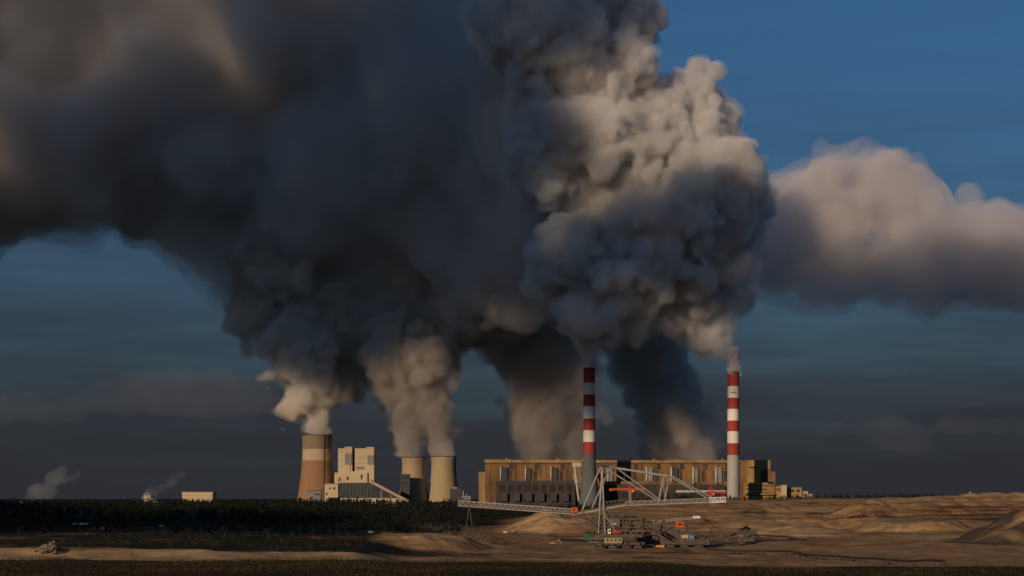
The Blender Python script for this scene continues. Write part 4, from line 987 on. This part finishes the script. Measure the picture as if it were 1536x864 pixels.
cloud('smoke_cloud', path([(1045,130,32,3960),(1058,170,36,3960),(1045,215,46,3960),(1000,235,54,3940),(950,245,60,3920),(900,230,70,3900),(850,200,90,3900)])
      + blobs([(1070,110,17,3960),(1045,105,20,3960),(985,180,48,3940),(955,150,42,3940),(985,16,21,3900),(950,14,40,3900),(925,-30,60,3900),(890,100,80,3900),(830,40,110,3880),(1082,190,14,3970)]),
      4.5, V['lobe'], OL, 9, 2, 6, 'sunlit cream billow crowning the smoke from the right chimney', warp=WL, veils=(VL,))
cloud('smoke_cloud', path([(880,320,80,4000),(830,310,105,4150),(760,285,135,4600),(680,240,170,4750),(600,220,175,4800),(500,200,185,4850),(400,175,190,4900),(300,175,190,4900),(190,172,192,4900),(70,172,198,4900),(-60,165,206,4900),(-200,140,210,4900),(-360,140,215,4900)])
      + path([(570,400,105,4800),(485,355,100,4850),(400,310,100,4850),(338,352,82,4850)]) + path([(385,420,60,4850),(430,500,36,4800)]) + path([(640,400,108,4850),(720,400,98,4850),(790,380,96,4800)])
      + blobs([(700,60,150,4500),(780,110,120,4250),(560,0,170,4800),(340,20,190,4850),(120,0,190,4850),(-60,-20,210,4850),(835,240,90,4000),(720,160,130,4400)]),
      12, V['mass'], ((260, 50), (130, 36), (60, 22), (30, 12)), 10, 2, 6, 'vast dark smoke bank drifting left from all the plumes and filling the sky', rref=150, billow=.55, warp=((300, 50), (120, 24)),
      veils=((50, V['mass_veil'], ((120, 30), (50, 16))),))
cloud('cloud', path([(1175,350,60,9000),(1235,306,68,9000),(1320,302,70,9000),(1420,330,60,9000),(1500,352,56,9000),(1600,380,50,9000)]) + path([(1170,400,48,9100),(1280,408,46,9100),(1400,412,46,9100),(1520,412,46,9100),(1640,425,48,9100)]) + blobs([(1235,262,20,9000),(1325,262,24,9000),(1290,275,34,9000),(1370,275,26,9000),(1460,292,22,9000),(1120,390,50,9100)]),
      24, V['far'], ((320, 50), (160, 42), (80, 28), (50, 14)), 19, 2, 6, 'pinkish cumulus cloud floating alone at the right', 'cloud', rref=200, billow=.7, warp=((400, 90), (170, 40)), veils=((50, V['far_veil'], ((160, 50), (80, 25))),))
low_v = steam_mat('low_stratus_vapour', 4500, (.93, .86, .86))
for i, (pts, lab) in enumerate(((path([(-80,612,22,14000),(60,610,20,14000),(180,606,22,14000),(300,600,24,14000),(385,598,26,14000),(430,606,14,14000)], .8), 'faint pinkish low cloud streak behind the banded cooling tower'),
                  (path([(1240,640,12,14000),(1340,634,16,14000),(1450,640,16,14000),(1600,636,20,14000)], .8), 'faint low cloud streak near the horizon at the right'))):
    cloud('low_cloud', pts, 45, low_v, ((500, 60), (220, 40), (120, 20)), 41 + i, 1, 5, lab, 'cloud', rref=100, warp=((600, 60),))
WO = ((36, 12), (16, 7), (8, 3))
cloud('steam_wisp', path([(221,744,4,4310),(232,738,6,4320),(246,730,8,4330),(258,722,8,4340),(268,714,7,4350),(276,708,5,4360)]), 3.5, V['wisp'], WO, 12, 1, 5, 'small wisp of steam leaning right beside the pale warehouse', rref=20)
cloud('steam_wisp', path([(44,748,6,6000),(56,738,10,6000),(72,730,10,6000),(86,715,9,6000),(92,704,7,6000)]) + path([(100,722,5,6000),(118,712,5,6000)]), 5, V['wisp'], WO, 13, 1, 5, 'faint wisp of steam over the wood at the far left', rref=30)
cloud('steam_plume', blobs([(219,747,4.5,4290),(221,743,3.5,4290),(226,752,4,4290),(233,753.5,3,4290)]), 2.5, V['steam'], ((20, 3), (10, 1.5)), 15, 1, 5, 'small bright puff of steam hugging the tan plant block at the far left', rref=10)

# unseen clouds added behind the viewer, shaped to shade smoke, wood and far cumulus
BY = -2500.0
rb_ = random.Random(31)
def bank(T, u0, u1, w0, w1, r, keep=1.0):
    u = u0
    while u <= u1:
        w = w0(u) + r
        while w <= w1(u):
            if rb_.random() < keep: T.append((u + rb_.uniform(-.12, .12)*r, BY + rb_.uniform(-100, 100), w + rb_.uniform(-.1, .1)*r, r * rb_.uniform(.92, 1.1)))
            w += r * 1.1
        u += r * 1.1
low = lambda u: float(np.interp(u, [-6500, -5700, -5050, -4960, -4900, -4600, -4460, -4380, -4250, -4150, -3980, -3850, -3600, -3562, -3548, -3512, -3498, -3440, -3300],
                                [2290, 2230, 2125, 2135, 2165, 2160, 2180, 2235, 2235, 2110, 1880, 1830, 1890, 1960, 2062, 2062, 1970, 1960, 2000]))
SB = []
bank(SB, -6400, -5560, low, lambda u: float(np.interp(u, [-6400, -5560], [2520, 2700])), 105)
bank(SB, -5560, -4450, low, lambda u: float(np.interp(u, [-5560, -5050, -4880, -4330], [2740, 2960, 3230, 3230])), 110)
bank(SB, -4480, -3850, low, lambda u: 3230, 88)
bank(SB, -3850, -3730, lambda u: 2530, lambda u: 3200, 62)
bank(SB, -3700, -3660, lambda u: 2560, lambda u: 2680, 46, .55)
bank(SB, -3850, -3640, low, lambda u: 2285, 60)
bank(SB, -3612, -3420, low, lambda u: 2320, 34)
bank(SB, -3390, -3300, low, lambda u: 2285, 62)
SB = [b for b in SB if math.hypot(b[0] + 3628, b[2] - 2083) > 62 and not (abs(b[0] + 3531) < 26 + b[3] and b[2] - b[3] < 2045)]  # gaps left so sun reaches a smoke patch and the chimney puff
for k in range(26):
    t = k / 25; SB.append((-3150 - 2300*t, BY + rb_.uniform(-80, 80), 1130 + 445*t, 62 + 30*t)); SB.append((-3330 - 2000*t, BY, 1090 + 420*t + 10, 55 + 30*t))  # low strip of the added bank, placed to shade the wood
cloud('cloud', SB, 16, steam_mat('shade_bank_vapour', 45, (.93, .93, .93)), ((200, 26), (90, 16), (45, 8)), 14, 1, 5, 'added unseen cloud bank behind the viewpoint, shaped to shade the smoke and the wood', 'cloud', rref=100)
SB = []
bank(SB, -6400, -4500, lambda u: float(np.interp(u, [-6400, -5560, -5050, -4880, -4330], [2600, 2820, 3030, 3280, 3300])), lambda u: 3560, 128)  # thinner unseen cloud, added to let partial sun onto the left smoke
cloud('cloud', SB, 22, steam_mat('thin_shade_vapour', 210, (.93, .93, .93)), ((200, 14), (90, 8)), 16, 1, 5, 'added thin unseen cloud behind the viewpoint, half shading the upper left smoke', 'cloud', rref=100)
SB = []
bank(SB, -6200, -4300, lambda u: 3560, lambda u: float(np.interp(u, [-6200, -5700, -5350, -4300], [4420, 4390, 4140, 4090])), 150)  # unseen upper cloud, added to darken the far cumulus from below
cloud('cloud', SB, 24, steam_mat('upper_shade_vapour', 120, (.93, .93, .93)), ((200, 26), (90, 16)), 17, 1, 5, 'added unseen cloud behind the viewpoint, shading the lower part of the far cumulus', 'cloud', rref=100)
SB = []
bank(SB, -4900, -4240, lambda u: 1925, low, 58)  # unseen thin cloud, added to halve the sun on the plume feet
cloud('cloud', SB, 14, steam_mat('low_shade_vapour', 190, (.93, .93, .93)), ((120, 14), (60, 8)), 18, 1, 5, 'added thin unseen cloud behind the viewpoint, dimming the feet of the plumes', 'cloud', rref=60)
